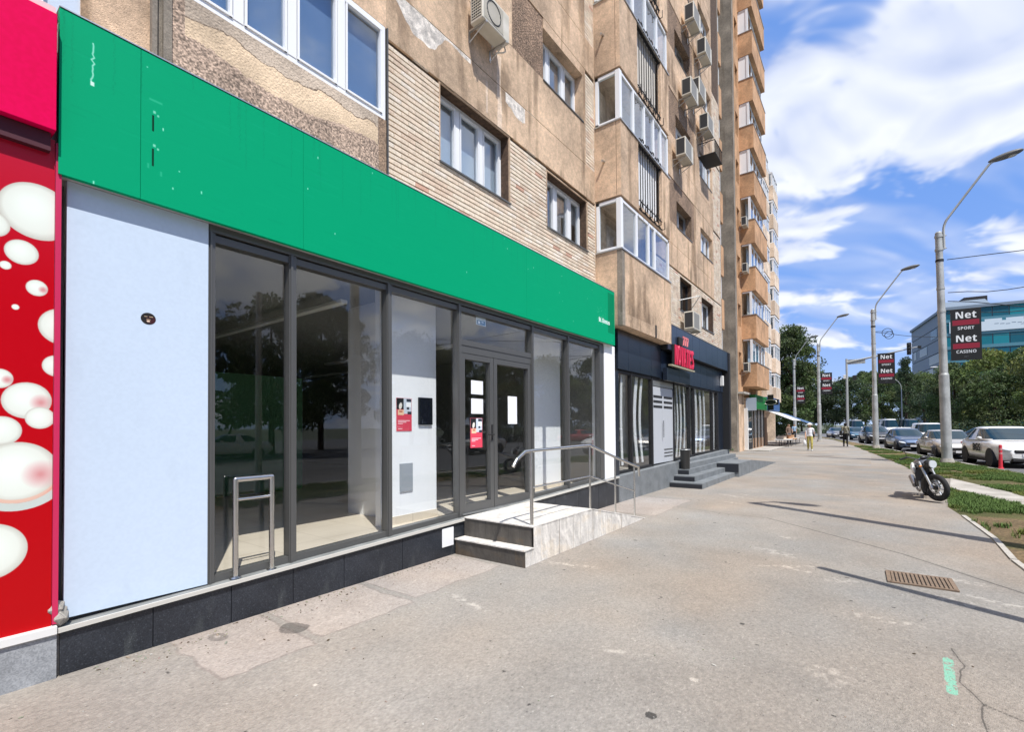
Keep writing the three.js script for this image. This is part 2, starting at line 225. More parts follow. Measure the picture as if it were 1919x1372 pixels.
// ------------------------------------------------------------------ the ground, pavement, road, kerb
{
  const land = new THREE.PlaneGeometry(1600, 1600); land.rotateX(-Math.PI / 2); land.translate(60, -0.2, -400);
  structure('ground', metreUV(land), mFarLand);
  structure('pavement', flatPoly([[-14, 14], [1.42, 14], [1.38, -6.5], [1.3, -8.03], [1.34, -9.37], [1.25, -11.4], [1.17, -12.5], [1.57, -16.2], [1.86, -19.04], [1.28, -19.4], [1.06, -23], [-14, -23]], 0), mPavement);
  structure('pavement', flatPoly([[-14, -23], [1.06, -23], [0.98, -24.3], [-1, -44.5], [-3.2, -62], [-7, -82], [-16, -115], [-34, -150], [-40, -150], [-30, -23]], 0), mPavementFar);
  structure('path', flatPoly([[1.57, -16.2], [1.86, -19.04], [2.7, -15.26], [3.92, -11.5], [3.92, -9], [2.35, -13.31]], 0.012), mConcrete);
  const kerb = [[3.95, 40], [3.95, -20], [3.85, -21.6], [2.6, -29], [0.55, -41.5], [-1.9, -58], [-5.6, -80], [-14.5, -112], [-33, -150]];
  const road = [...kerb, [-10, -160], [60, -160], [60, 40]];
  structure('road', flatPoly(road, -0.12), mRoad);
  // soil of the verge, up to the kerb
  structure('verge_soil', flatPoly([[1.2, 40], [3.95, 40], ...kerb.slice(1), [-34, -150], [-16, -116], [-7, -83], [-3.2, -63], [-1.1, -44.5], [0.9, -24.3], [1.2, -19], [1.5, -16], [1.1, -12.5], [1.25, -9], [1.2, -8]], -0.01), mSoil);
  for (let i = 0; i + 1 < kerb.length; i++) {
    const [ax, az] = kerb[i], [bx_, bz] = kerb[i + 1], len = Math.hypot(bx_ - ax, bz - az), n = Math.max(1, Math.round(len / (i < 2 ? 12 : 1.0)));
    const ang = Math.atan2(bx_ - ax, bz - az), g = J(metreUV(new RoundedBoxGeometry(0.13, 0.2, len / n - 0.008, 1, 0.015)));
    const root = new THREE.Group(); root.name = numbered('kerb'); root.userData.kind = 'structure'; scene.add(root);
    if (i < 5) for (let k = 0; k < n; k++) { const s = (k + 0.5) / n, o = part(root, 'kerb_stone', g, mConcrete); o.position.set(ax + (bx_ - ax) * s, -0.07 + 0.004 * hsh(k, i, 3), az + (bz - az) * s); o.rotation.y = ang; }
    else { const o = part(root, 'kerb_stone', J(metreUV(new THREE.BoxGeometry(0.13, 0.2, len))), mConcrete); o.position.set((ax + bx_) / 2, -0.07, (az + bz) / 2); o.rotation.y = ang; }
  }
  // low concrete edging between pavement and grass
  const ed = new THREE.Group(); ed.name = 'pavement_edging'; ed.userData.kind = 'structure'; scene.add(ed);
  for (const [a, b] of [[[1.38, -6.5], [1.3, -8.0]], [[1.3, -8.03], [1.34, -9.37]], [[1.34, -9.37], [1.25, -11.4]], [[1.42, 12], [1.38, -6.5]]]) {
    const len = Math.hypot(b[0] - a[0], b[1] - a[1]), n = Math.max(1, Math.round(len / 0.7));
    for (let k = 0; k < n; k++) { const s = (k + 0.5) / n, o = part(ed, 'edging_stone', bx(-0.03, 0.03, -0.1, 0.018, -len / n / 2 + 0.004, len / n / 2 - 0.004), mConcrete); o.position.set(a[0] + (b[0] - a[0]) * s + 0.02, 0, a[1] + (b[1] - a[1]) * s); o.rotation.y = Math.atan2(b[0] - a[0], b[1] - a[1]); }
  }
  // rusty drain grate set in the pavement
  const rust = S({ map: dataTex(128, 128, (u, v) => { const n = fbm(u * 12, v * 12, 4, 12, 211); return [mix(104, 146, n), mix(90, 124, n), mix(76, 104, n)]; }, true, 0.3), roughness: 0.95, metalness: 0.1 });
  const gr = thing('drain_grate', 'rusty iron drain grate set flush in the grey pavement', 'drain grate', [0.38, 0, -6.43], 0.02);
  part(gr, 'pit', bx(-0.245, 0.245, 0.002, 0.006, -0.225, 0.225), S({ color: L(0.05, 0.04, 0.033), roughness: 1 }));
  part(gr, 'frame', J(bx(-0.25, 0.25, 0.003, 0.016, 0.2, 0.23), bx(-0.25, 0.25, 0.003, 0.016, -0.23, -0.2), bx(-0.27, -0.235, 0.003, 0.016, -0.23, 0.23), bx(0.235, 0.27, 0.003, 0.016, -0.23, 0.23)), rust);
  const bar = bx(-0.0105, 0.0105, 0.004, 0.015, -0.2, 0.2); for (let i = 0; i < 14; i++) part(gr, 'bar', bar, rust).position.x = -0.218 + i * 0.0335;
}
// ------------------------------------------------------------------ the vacant shop with the green fascia
const yLedge = (z) => 0.315 + 0.0272 * (-z - 0.75);
const mGreen = M({ map: canvasTex(2048, 272, (c, w, h) => {
  c.fillStyle = '#009c6c'; c.fillRect(0, 0, w, h);
  const X = (z) => (-z - 0.73) / 8.52 * w, Y = (y) => (4.38 - y) / 1.1 * h, r = RNG(31);
  for (let i = 0; i < 900; i++) { c.fillStyle = `rgba(${r() < 0.5 ? '0,110,80' : '40,190,150'},${0.02 + r() * 0.04})`; c.fillRect(r() * w, r() * h, 2 + r() * 60, 1 + r() * 3); }
  for (let i = 0; i < 70; i++) { const x = r() * w, n = 20 + r() * 120; for (let q = 0; q < n; q += 3) { c.fillStyle = `rgba(20,60,45,${0.05 + 0.09 * r()})`; c.fillRect(x + (r() - 0.5) * 3, q, 1.5, 3); } }
  c.fillStyle = 'rgba(0,90,55,0.42)'; c.fillRect(X(-8.93), Y(4.32), X(-9.22) - X(-8.93), Y(3.5) - Y(4.32));
  c.strokeStyle = 'rgba(190,235,215,0.8)'; c.lineWidth = 2; c.beginPath(); let y = 4.25; c.moveTo(X(-0.9), Y(y)); while (y > 3.98) { y -= 0.02; c.lineTo(X(-0.9) + (r() - 0.5) * 5, Y(y)); } c.stroke(); c.fillStyle = '#cfeadd'; c.fillRect(X(-0.9) - 3, Y(3.98), 5, 7);
  c.strokeStyle = '#0c2018'; c.lineWidth = 2.5; for (const [a, b] of [[3.93, 3.81], [3.68, 3.55]]) { c.beginPath(); c.moveTo(X(-1.245), Y(a)); c.lineTo(X(-1.245), Y(b)); c.stroke(); c.fillStyle = 'rgba(170,230,205,0.7)'; c.fillRect(X(-1.245), Y(a) - 9, 4, 5); c.fillRect(X(-1.245) + 6, Y(a) - 4, 3, 4); }
  c.fillStyle = 'rgba(110,210,170,0.35)'; c.fillRect(X(-1.22), Y(4.05), 20, 4); c.fillRect(X(-1.21), Y(3.56), 3, 9); c.fillRect(X(-1.29), Y(3.53), 3, 9);
  c.fillStyle = 'rgba(180,240,215,0.8)'; for (let i = 0; i < 26; i++) c.fillRect(r() * w, r() * h, 2, 2 + r() * 4);
  for (let i = 0; i < 40; i++) { c.fillRect(X(-8.45 - r() * 0.4), Y(3.95 - r() * 0.35), 2, 2); }
  c.fillStyle = '#ffffff'; c.font = 'bold 30px sans-serif'; c.fillText('Bd. Ghencea', X(-8.52), Y(3.66), 118);
}), roughness: 0.6, specularIntensity: 0.12 });
mGreen.map.wrapS = mGreen.map.wrapT = THREE.RepeatWrapping; mGreen.map.repeat.set(1 / 8.52, 1 / 1.1); mGreen.map.offset.set(-0.73 / 8.52, -3.28 / 1.1);
const mGranite = M({ map: dataTex(512, 512, (u, v) => { const f = vn(u * 190, v * 190, 190, 190, 221), a = fbm(u * 5, v * 5, 4, 5, 223), k = 29 + f * 22 + (a - 0.5) * 26 + (f > 0.9 ? 26 : 0); const dirt = sst(0.55, 0.75, fbm(u * 9, v * 2.5, 4, 0, 227)) * 18; return [k + dirt, k + 4 + dirt, k + 11 + dirt * 0.8]; }, true, 1.1), roughness: 0.42 });
const mGreyTile = M({ map: dataTex(512, 512, (u, v) => { const f = vn(u * 150, v * 150, 150, 150, 229), a = fbm(u * 6, v * 6, 5, 6, 231), k = 150 + (f - 0.5) * 34 + (a - 0.5) * 50; return [k, k + 3, k + 6]; }, true, 0.9), roughness: 0.5 });
const mLedge = S({ map: dataTex(256, 256, (u, v) => { const n = (fbm(u * 7, v * 7, 4, 7, 233) - 0.5) * 50; return [128 + n, 130 + n, 128 + n]; }, true, 0.8), roughness: 0.75 });
const mNosing = S({ color: L(0.55, 0.53, 0.48), roughness: 0.6 });
const mPanelWhite = M({ map: dataTex(512, 512, (u, v) => { const n = (fbm(u * 4, v * 4, 5, 4, 237) - 0.5) * 6 + (vn(u * 180, v * 180, 180, 180, 239) - 0.5) * 5; const d = sst(0.68, 0.8, fbm(u * 16, v * 7, 3, 0, 241)) * 3; return [196 + n - d, 211 + n - d, 228 + n - d * 1.1]; }, true, 3), roughness: 0.4 });

const shop = thing('green_shopfront', 'vacant shopfront with long green fascia, dark frames and big windows', 'shopfront');
{
  // fascia: backing and four clad panels with open joints
  part(shop, 'fascia_box', bx(-4.72, -4.262, 3.3, 4.37, -0.75, -9.24), mGalv);
  const js = [-0.73, -1.17, -2.42, -6.06, -9.25];
  for (let i = 0; i < 4; i++) part(shop, 'fascia_panel', bx(-4.262, -4.22, 3.28, 4.38, js[i] - 0.0015, js[i + 1] + 0.0015), mGreen);
  part(shop, 'fascia_end', bx(-4.7, -4.26, 3.285, 4.375, -9.242, -9.26), M({ color: L(0, 0.29, 0.145), roughness: 0.32 }));
  part(shop, 'fascia_soffit', bx(-4.5, -4.265, 3.285, 3.297, -0.75, -9.23), mGalv);
  part(shop, 'cap_flashing', bx(-4.73, -4.215, 4.384, 4.392, -0.73, -9.25), mAlu);
  // plinth of dark granite tiles
  const pj = [-0.76, -1.27, -1.81, -2.34, -2.87, -3.62, -4.42, -5.3, -6.1, -6.9, -7.7, -8.5, -9.42];
  for (let i = 0; i + 1 < pj.length; i++) { const a = pj[i] - 0.003, b = pj[i + 1] + 0.003; part(shop, 'plinth_tile', prism([[a, -0.01], [b, -0.01], [b, yLedge(b) - 0.022], [a, yLedge(a) - 0.022]], -4.27, -4.25), mGranite); }
  const z0 = -0.75, z1 = -9.42;
  part(shop, 'plinth_core', prism([[z0, -0.02], [z1, -0.02], [z1, yLedge(z1) - 0.024], [z0, yLedge(z0) - 0.024]], -4.6, -4.272), mConcrete);
  part(shop, 'ledge', prism([[z0, yLedge(z0) - 0.022], [z1, yLedge(z1) - 0.022], [z1, yLedge(z1)], [z0, yLedge(z0)]], -4.6, -4.238), mLedge);
  part(shop, 'nosing', prism([[z0, yLedge(z0) - 0.027], [z1, yLedge(z1) - 0.027], [z1, yLedge(z1) + 0.003], [z0, yLedge(z0) + 0.003]], -4.237, -4.222), mNosing);
  part(shop, 'vent_cover', bx(-4.251, -4.238, 0.12, 0.35, -4.24, -4.44, 0.006), mPVC, 'white square vent cover on the dark plinth');
  // white clad panel and its round sticker
  part(shop, 'white_panel', bx(-4.345, -4.31, yLedge(-1.2) + 0.02, 3.284, -0.79, -1.655, 0.004), mPanelWhite);
  const st = canvasTex(128, 128, (c) => { c.fillStyle = '#1b1310'; c.beginPath(); c.arc(64, 64, 63, 0, 7); c.fill(); c.fillStyle = '#3a0a14'; c.beginPath(); c.arc(84, 76, 40, 0, 7); c.fill(); c.fillStyle = '#b9a283'; c.fillRect(30, 40, 26, 7); c.fillRect(72, 38, 32, 8); c.fillRect(48, 70, 34, 7); c.fillStyle = '#ead0b6'; c.beginPath(); c.ellipse(64, 92, 15, 9, 0, 0, 7); c.fill(); c.fillStyle = '#120606'; c.fillRect(30, 52, 18, 18); c.fillRect(56, 50, 18, 14); c.fillRect(80, 52, 20, 18); });
  const stk = new THREE.CircleGeometry(0.047, 28); stk.rotateY(Math.PI / 2); stk.scale(1, 0.93, 1); stk.translate(-4.3085, 2.43, -1.248); part(shop, 'sticker', stk, S({ map: st, roughness: 0.5 }), 'small round dark sticker on the white panel');
  part(shop, 'corner_trim', bx(-4.4, -4.335, 0.33, 3.284, -0.735, -0.755), mAnod);
  const rb = []; { const r = RNG(9); for (let i = 0; i < 7; i++) { const g = new THREE.IcosahedronGeometry(0.03 + r() * 0.035, 0); g.translate(-4.32 + r() * 0.07, 0.35 + r() * 0.1, -0.735 - r() * 0.03); rb.push(g); } } part(shop, 'broken_mortar', J(rb), mConcrete);
  // frames
  const XF = -4.33, XB = -4.42, top = 3.2;
  part(shop, 'head_rail', J(bx(XB, XF + 0.02, 3.225, 3.284, -1.66, -8.78), bx(XB, XF, 3.15, 3.21, -1.66, -8.78)), mAnod);
  const mull = [-1.685, -2.375, -3.5, -4.655, -6.36, -7.5, -8.74];
  for (const z of mull) { const w = z === -1.685 ? 0.025 : 0.035; part(shop, 'mullion', J(bx(XB, XF + 0.012, yLedge(z) + 0.002, 3.224, z - w, z + w, 0.003), bx(XF + 0.012, XF + 0.024, yLedge(z) + 0.002, 3.224, z + w * 0.1, z + w * 0.7)), mAnod); }
  const bays = [[-1.71, -2.34], [-2.41, -3.465], [-3.535, -4.62], [-6.395, -7.465], [-7.535, -8.705]];
  for (const [a, b] of bays) {
    const y = Math.max(yLedge(a), yLedge(b));
    part(shop, 'bottom_rail', prism([[a, yLedge(a) + 0.001], [b, yLedge(b) + 0.001], [b, yLedge(b) + 0.06], [a, yLedge(a) + 0.06]], XB, XF), mAnod);
    part(shop, 'pane', prism([[a + 0.005, yLedge(a) + 0.05], [b - 0.005, yLedge(b) + 0.05], [b - 0.005, 3.16], [a + 0.005, 3.16]], -4.384, -4.378), mShopGlass);
  }
  // door set: transom light, two leaves
  part(shop, 'transom', bx(XB, XF + 0.008, 2.7, 2.775, -4.69, -6.325), mAnod);
  part(shop, 'transom_pane', bx(-4.384, -4.378, 2.775, 3.152, -4.69, -6.325), mShopGlass);
  part(shop, 'door_head', bx(XB, XF, 2.6, 2.698, -4.69, -6.325), mAnod);
  for (const [a, b] of [[-4.695, -5.375], [-5.385, -6.32]]) {
    const y0 = 0.462, y1 = 2.595, w = 0.075, d = group(shop, 'door');
    part(d, 'stile', bx(XB + 0.01, XF - 0.002, y0, y1, a, a - w, 0.004), mAnod); part(d, 'stile', bx(XB + 0.01, XF - 0.002, y0, y1, b + w, b, 0.004), mAnod);
    part(d, 'rail', bx(XB + 0.01, XF - 0.004, y1 - w, y1, a - w, b + w), mAnod); part(d, 'rail', bx(XB + 0.01, XF - 0.004, y0, y0 + 0.11, a - w, b + w), mAnod);
    part(d, 'door_pane', bx(-4.384, -4.378, y0 + 0.1, y1 - w, a - w, b + w), mShopGlass);
    if (a > -5) { part(d, 'handle', J(bx(XF, XF + 0.012, 1.42, 1.64, -5.315, -5.345, 0.004), rod([XF, 1.5, -5.33], [XF + 0.045, 1.5, -5.33], 0.009), rod([XF + 0.045, 1.5, -5.33], [XF + 0.045, 1.5, -5.2], 0.009)), mDark); }
  }
  part(shop, 'threshold', bx(XB - 0.02, XF + 0.02, 0.44, 0.46, -4.69, -6.325), mAlu);
  // white pier at the far end
  part(shop, 'end_frame', bx(-4.42, -4.325, 0.55, 3.27, -8.78, -8.93), mAnod);
  part(shop, 'end_pier', bx(-4.6, -4.31, 0.53, 3.284, -8.935, -9.43, 0.004), mWhiteWall);
  // paper notices on the glass and on the wall behind it
  const paper = S({ color: L(0.82, 0.83, 0.85), roughness: 0.9 });
  const flyer = canvasTex(128, 256, (c) => { c.fillStyle = '#e0455c'; c.fillRect(0, 0, 128, 256); c.fillStyle = '#14161a'; c.fillRect(2, 2, 58, 86); c.fillStyle = '#cfd8e2'; c.fillRect(60, 2, 66, 120); c.fillStyle = '#e9e2d6'; c.beginPath(); c.ellipse(34, 62, 13, 26, 0.2, 0, 7); c.fill(); c.fillStyle = '#f2c9a4'; c.fillRect(12, 92, 50, 40); c.fillStyle = '#b8503c'; c.fillRect(24, 100, 26, 10); c.fillStyle = '#2b3340'; c.fillRect(84, 6, 40, 22); c.fillRect(86, 70, 20, 18); c.fillRect(92, 104, 34, 22); c.fillStyle = '#ffffff'; c.fillRect(82, 34, 40, 34); c.fillStyle = '#fbd3d8'; for (let i = 0; i < 3; i++) c.fillRect(12, 172 + i * 12, 100 - i * 30, 6); c.fillRect(14, 236, 34, 5); });
  const fm = S({ map: flyer, roughness: 0.6 });
  const sheet = (x, z0_, z1_, y0_, y1_) => { const g = new THREE.BoxGeometry(z0_ - z1_, y1_ - y0_, 0.002); g.rotateY(Math.PI / 2); g.translate(x, (y0_ + y1_) / 2, (z0_ + z1_) / 2); return g; };
  part(shop, 'notice', sheet(-4.3765, -4.94, -5.19, 2.06, 2.25), paper); part(shop, 'notice', sheet(-4.3765, -4.94, -5.19, 1.79, 2.0), paper); part(shop, 'notice', sheet(-4.3765, -5.77, -6.0, 1.65, 2.07), paper);
  part(shop, 'flyer', sheet(-4.3765, -4.92, -5.17, 1.32, 1.73), fm, 'red flyer stuck on the glass door');
  part(shop, 'exit_sticker', sheet(-4.386, -5.06, -5.27, 3.04, 3.15), S({ map: canvasTex(64, 64, (c) => { c.fillStyle = '#d8e6f0'; c.fillRect(0, 0, 64, 64); c.fillStyle = '#5c8fb4'; c.fillRect(4, 24, 56, 36); c.fillStyle = '#e8f4ff'; c.fillRect(14, 32, 12, 20); c.fillRect(36, 32, 14, 8); }), roughness: 0.6 }));
  // the room behind the glass
  const floorTile = M({ map: dataTex(512, 512, (u, v) => { const n = (fbm(u * 6, v * 6, 5, 6, 251) - 0.5) * 26, j = (u * 4 % 1) < 0.012 || (v * 4 % 1) < 0.012 ? -26 : 0; return [214 + n + j, 202 + n + j, 184 + n + j]; }, true, 2.4), roughness: 0.35 });
  const room = thing('shop_interior', 'bare dim shop room behind the dark framed windows', 'room');
  room.userData.kind = 'structure';
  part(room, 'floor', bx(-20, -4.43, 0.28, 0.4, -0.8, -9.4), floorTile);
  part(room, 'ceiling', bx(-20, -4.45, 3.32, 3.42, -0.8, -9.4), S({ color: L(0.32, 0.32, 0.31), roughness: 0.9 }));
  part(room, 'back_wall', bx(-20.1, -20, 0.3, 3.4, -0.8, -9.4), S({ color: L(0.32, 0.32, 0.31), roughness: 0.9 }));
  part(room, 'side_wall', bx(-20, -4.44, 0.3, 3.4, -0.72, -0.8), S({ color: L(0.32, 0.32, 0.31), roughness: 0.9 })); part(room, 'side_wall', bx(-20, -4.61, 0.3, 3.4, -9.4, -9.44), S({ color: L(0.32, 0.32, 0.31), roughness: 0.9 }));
  part(room, 'green_board', bx(-9.2, -9.1, 0.42, 2.6, -3.3, -5.2), S({ color: L(0.07, 0.2, 0.1), roughness: 0.8 }));
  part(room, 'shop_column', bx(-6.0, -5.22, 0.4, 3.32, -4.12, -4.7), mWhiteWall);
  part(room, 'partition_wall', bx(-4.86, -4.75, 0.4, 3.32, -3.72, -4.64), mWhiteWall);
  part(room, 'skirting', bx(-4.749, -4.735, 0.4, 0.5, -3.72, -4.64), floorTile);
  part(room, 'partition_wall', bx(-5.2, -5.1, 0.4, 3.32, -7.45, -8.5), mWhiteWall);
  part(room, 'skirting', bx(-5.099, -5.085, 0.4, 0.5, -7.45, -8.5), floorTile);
  part(room, 'wall_poster', sheet(-4.745, -3.95, -4.2, 1.56, 1.98), fm);
  part(room, 'wall_screen', bx(-4.75, -4.72, 1.64, 2.0, -4.31, -4.55, 0.006), M({ color: L(0.01, 0.012, 0.02), roughness: 0.12 }));
  part(room, 'wall_cabinet', bx(-4.75, -4.735, 0.79, 1.15, -4.0, -4.21, 0.004), S({ color: L(0.33, 0.36, 0.4), roughness: 0.6 })); part(room, 'wall_cabinet', bx(-4.75, -4.735, 0.74, 1.15, -3.73, -3.84, 0.004), S({ color: L(0.33, 0.36, 0.4), roughness: 0.6 }));
  const lightBody = S({ color: L(0.8, 0.8, 0.76), roughness: 0.5 });
  for (const [z, xa, xb] of [[-3.45, -5.1, -9.6], [-6.6, -6.2, -10.5], [-7.9, -10.6, -13.6]]) part(room, 'ceiling_light_strip', bx(xa, xb, 3.12, 3.17, z - 0.05, z + 0.05, 0.01), lightBody);
}

// hoop of steel tube standing on the ledge
{
  const t = thing('steel_hoop', 'stainless steel hoop with a cross bar standing on the window ledge', 'bike rack', [-4.29, yLedge(-2) - 0.004, -2.01]);
  part(t, 'hoop', polyTube([[0, 0, 0.152], [0, 0.83, 0.152], [0, 0.83, -0.152], [0, 0, -0.152]], 0.0225, 14), mSteel);
  part(t, 'cross_bar', rod([0, 0.66, 0.15], [0, 0.66, -0.15], 0.0125, 0.0125, 10), mSteel);
  for (const s of [1, -1]) part(t, 'base_flange', new THREE.CylinderGeometry(0.042, 0.046, 0.014, 18).translate(0, s * 0.0042 + 0.009, s * 0.152), mSteel);
}
// steps, landing and ramp clad in pale veined tile
{
  const stoneF = (u, v, dark) => { const w = fbm(u * 5, v * 5, 4, 0, 261), n = fbm(u * 26 + v * 9 + w * 5, v * 7 - u * 3 + w * 4, 4, 0, 263), f = vn(u * 140, v * 140, 0, 0, 267); const k = 0.78 + 0.34 * n + (f - 0.5) * 0.1, rust = sst(0.58, 0.75, fbm(u * 6, v * 9, 4, 0, 269)); return dark ? [84 * k + rust * 10, 80 * k + rust * 3, 75 * k - rust * 4] : [222 * k + rust * 3, 217 * k - rust * 2, 209 * k - rust * 9]; };
  const mStone = M({ map: dataTex(1024, 1024, (u, v) => stoneF(u, v, 0), true, 1.6), roughness: 0.55, bumpMap: smoothBump, bumpScale: 0.004 });
  const mStoneShaded = M({ map: dataTex(512, 512, (u, v) => stoneF(u, v, 1), true, 1.1), roughness: 0.5, bumpMap: smoothBump, bumpScale: 0.004 });  // same stone, darkened so the risers carry their shade in the colour
  const t = thing('entrance_ramp', 'two stone clad steps with landing and ramp at the glass door', 'ramp');
  const xa = -4.235, xb = -3.16, lz = -4.63, kz = -6.12, ez = -8.1, top = 0.445;
  const yR = (z) => z > kz ? top : top + (0.01 - top) * (kz - z) / (kz - ez);
  part(t, 'core', prism([[lz - 0.02, 0], [ez, -0.01], [kz, top - 0.02], [lz - 0.02, top - 0.02]], xa, xb - 0.02), mMortar);
  part(t, 'step_core', bx(xa, xb - 0.02, 0, 0.185, lz - 0.02, -4.48), mConcrete);
  for (let i = 0; i < 3; i++) { const w = (xb - xa) / 3, a = xa + i * w; part(t, 'tread_tile', bx(a + 0.001, a + w - 0.002 + (i === 2 ? 0.008 : 0), 0.186, 0.201, -4.45, lz - 0.018), mStone); part(t, 'riser_tile', bx(a + 0.001, a + w - 0.002, 0.0, 0.184, -4.465, -4.479), mStoneShaded); part(t, 'riser_tile', bx(a + 0.001, a + w - 0.002, 0.201, top - 0.016, lz - 0.003, lz - 0.019), mStoneShaded); }
  for (let i = 0; i < 3; i++) for (let k = 0; k < 5; k++) { const w = (xb - xa) / 3, d = (lz - kz) / 5, a = xa + i * w, b = lz + 0.012 - k * d; part(t, 'landing_tile', bx(a + 0.002, a + w - 0.002, top - 0.015, top - 0.001 * hsh(i, k, 5), b - 0.003, b - d), mStone); }
  for (let i = 0; i < 3; i++) for (let k = 0; k < 6; k++) { const w = (xb - xa) / 3, d = (kz - ez) / 6, a = xa + i * w, z0 = kz - k * d - 0.002 - (k ? 0 : 0.014), z1 = kz - (k + 1) * d + 0.001; part(t, 'ramp_tile', prism([[z0, yR(z0) - 0.014], [z1, yR(z1) - 0.014], [z1, yR(z1) + 0.001], [z0, yR(z0) + 0.001]], a + 0.002, a + w - 0.002), mStone); }
  part(t, 'side_tile', bx(xb - 0.019, xb - 0.004, 0.002, 0.184, -4.481, lz + 0.002), mStone);
  let z = lz; for (let k = 0; z > ez + 0.05; k++) { const w = [0.19, 0.21, 0.2, 0.185, 0.17, 0.19, 0.2, 0.17][k % 8], n = Math.max(ez + 0.02, z - w), h0 = yR(z) - 0.016, h1 = yR(n) - 0.016; part(t, 'side_tile', prism([[z - 0.003 - (k % 5 === 3 ? 0.014 : 0), 0.002], [n + 0.003, 0.002], [n + 0.003, Math.max(0.006, h1)], [z - 0.003 - (k % 5 === 3 ? 0.006 : 0), Math.max(0.006, h0)]], xb - 0.019, xb - 0.003 - 0.006 * hsh(k, 3, 9)), mStone); z = n; }
}
{
  const t = thing('ramp_handrail', 'grey steel handrail with mid rail along the ramp', 'handrail');
  const X = -3.215, P = [[-4.69, 0.445, 1.315], [-6.16, 0.43, 1.33], [-7.0, 0.25, 1.12], [-7.76, 0.085, 0.93]];
  for (const [z, a, b] of P) part(t, 'post', rod([X, a - 0.01, z], [X, b - 0.01, z], z > -5 ? 0.021 : 0.014, z > -5 ? 0.021 : 0.014, 12), mSteel);
  part(t, 'top_rail', polyTube([[X, 1.16, -4.33], [X, 1.235, -4.4], [X, 1.315, -4.56], [X, 1.32, -4.69], [X, 1.335, -6.16], [X, 1.12, -7.0], [X, 0.93, -7.8], [X, 0.9, -7.95], [X, 0.74, -7.97]], 0.021, 12), mSteel);
  part(t, 'mid_rail', polyTube([[X, 0.885, -4.69], [X, 0.895, -6.16], [X, 0.51, -7.76]], 0.0095, 8), mSteel);
}
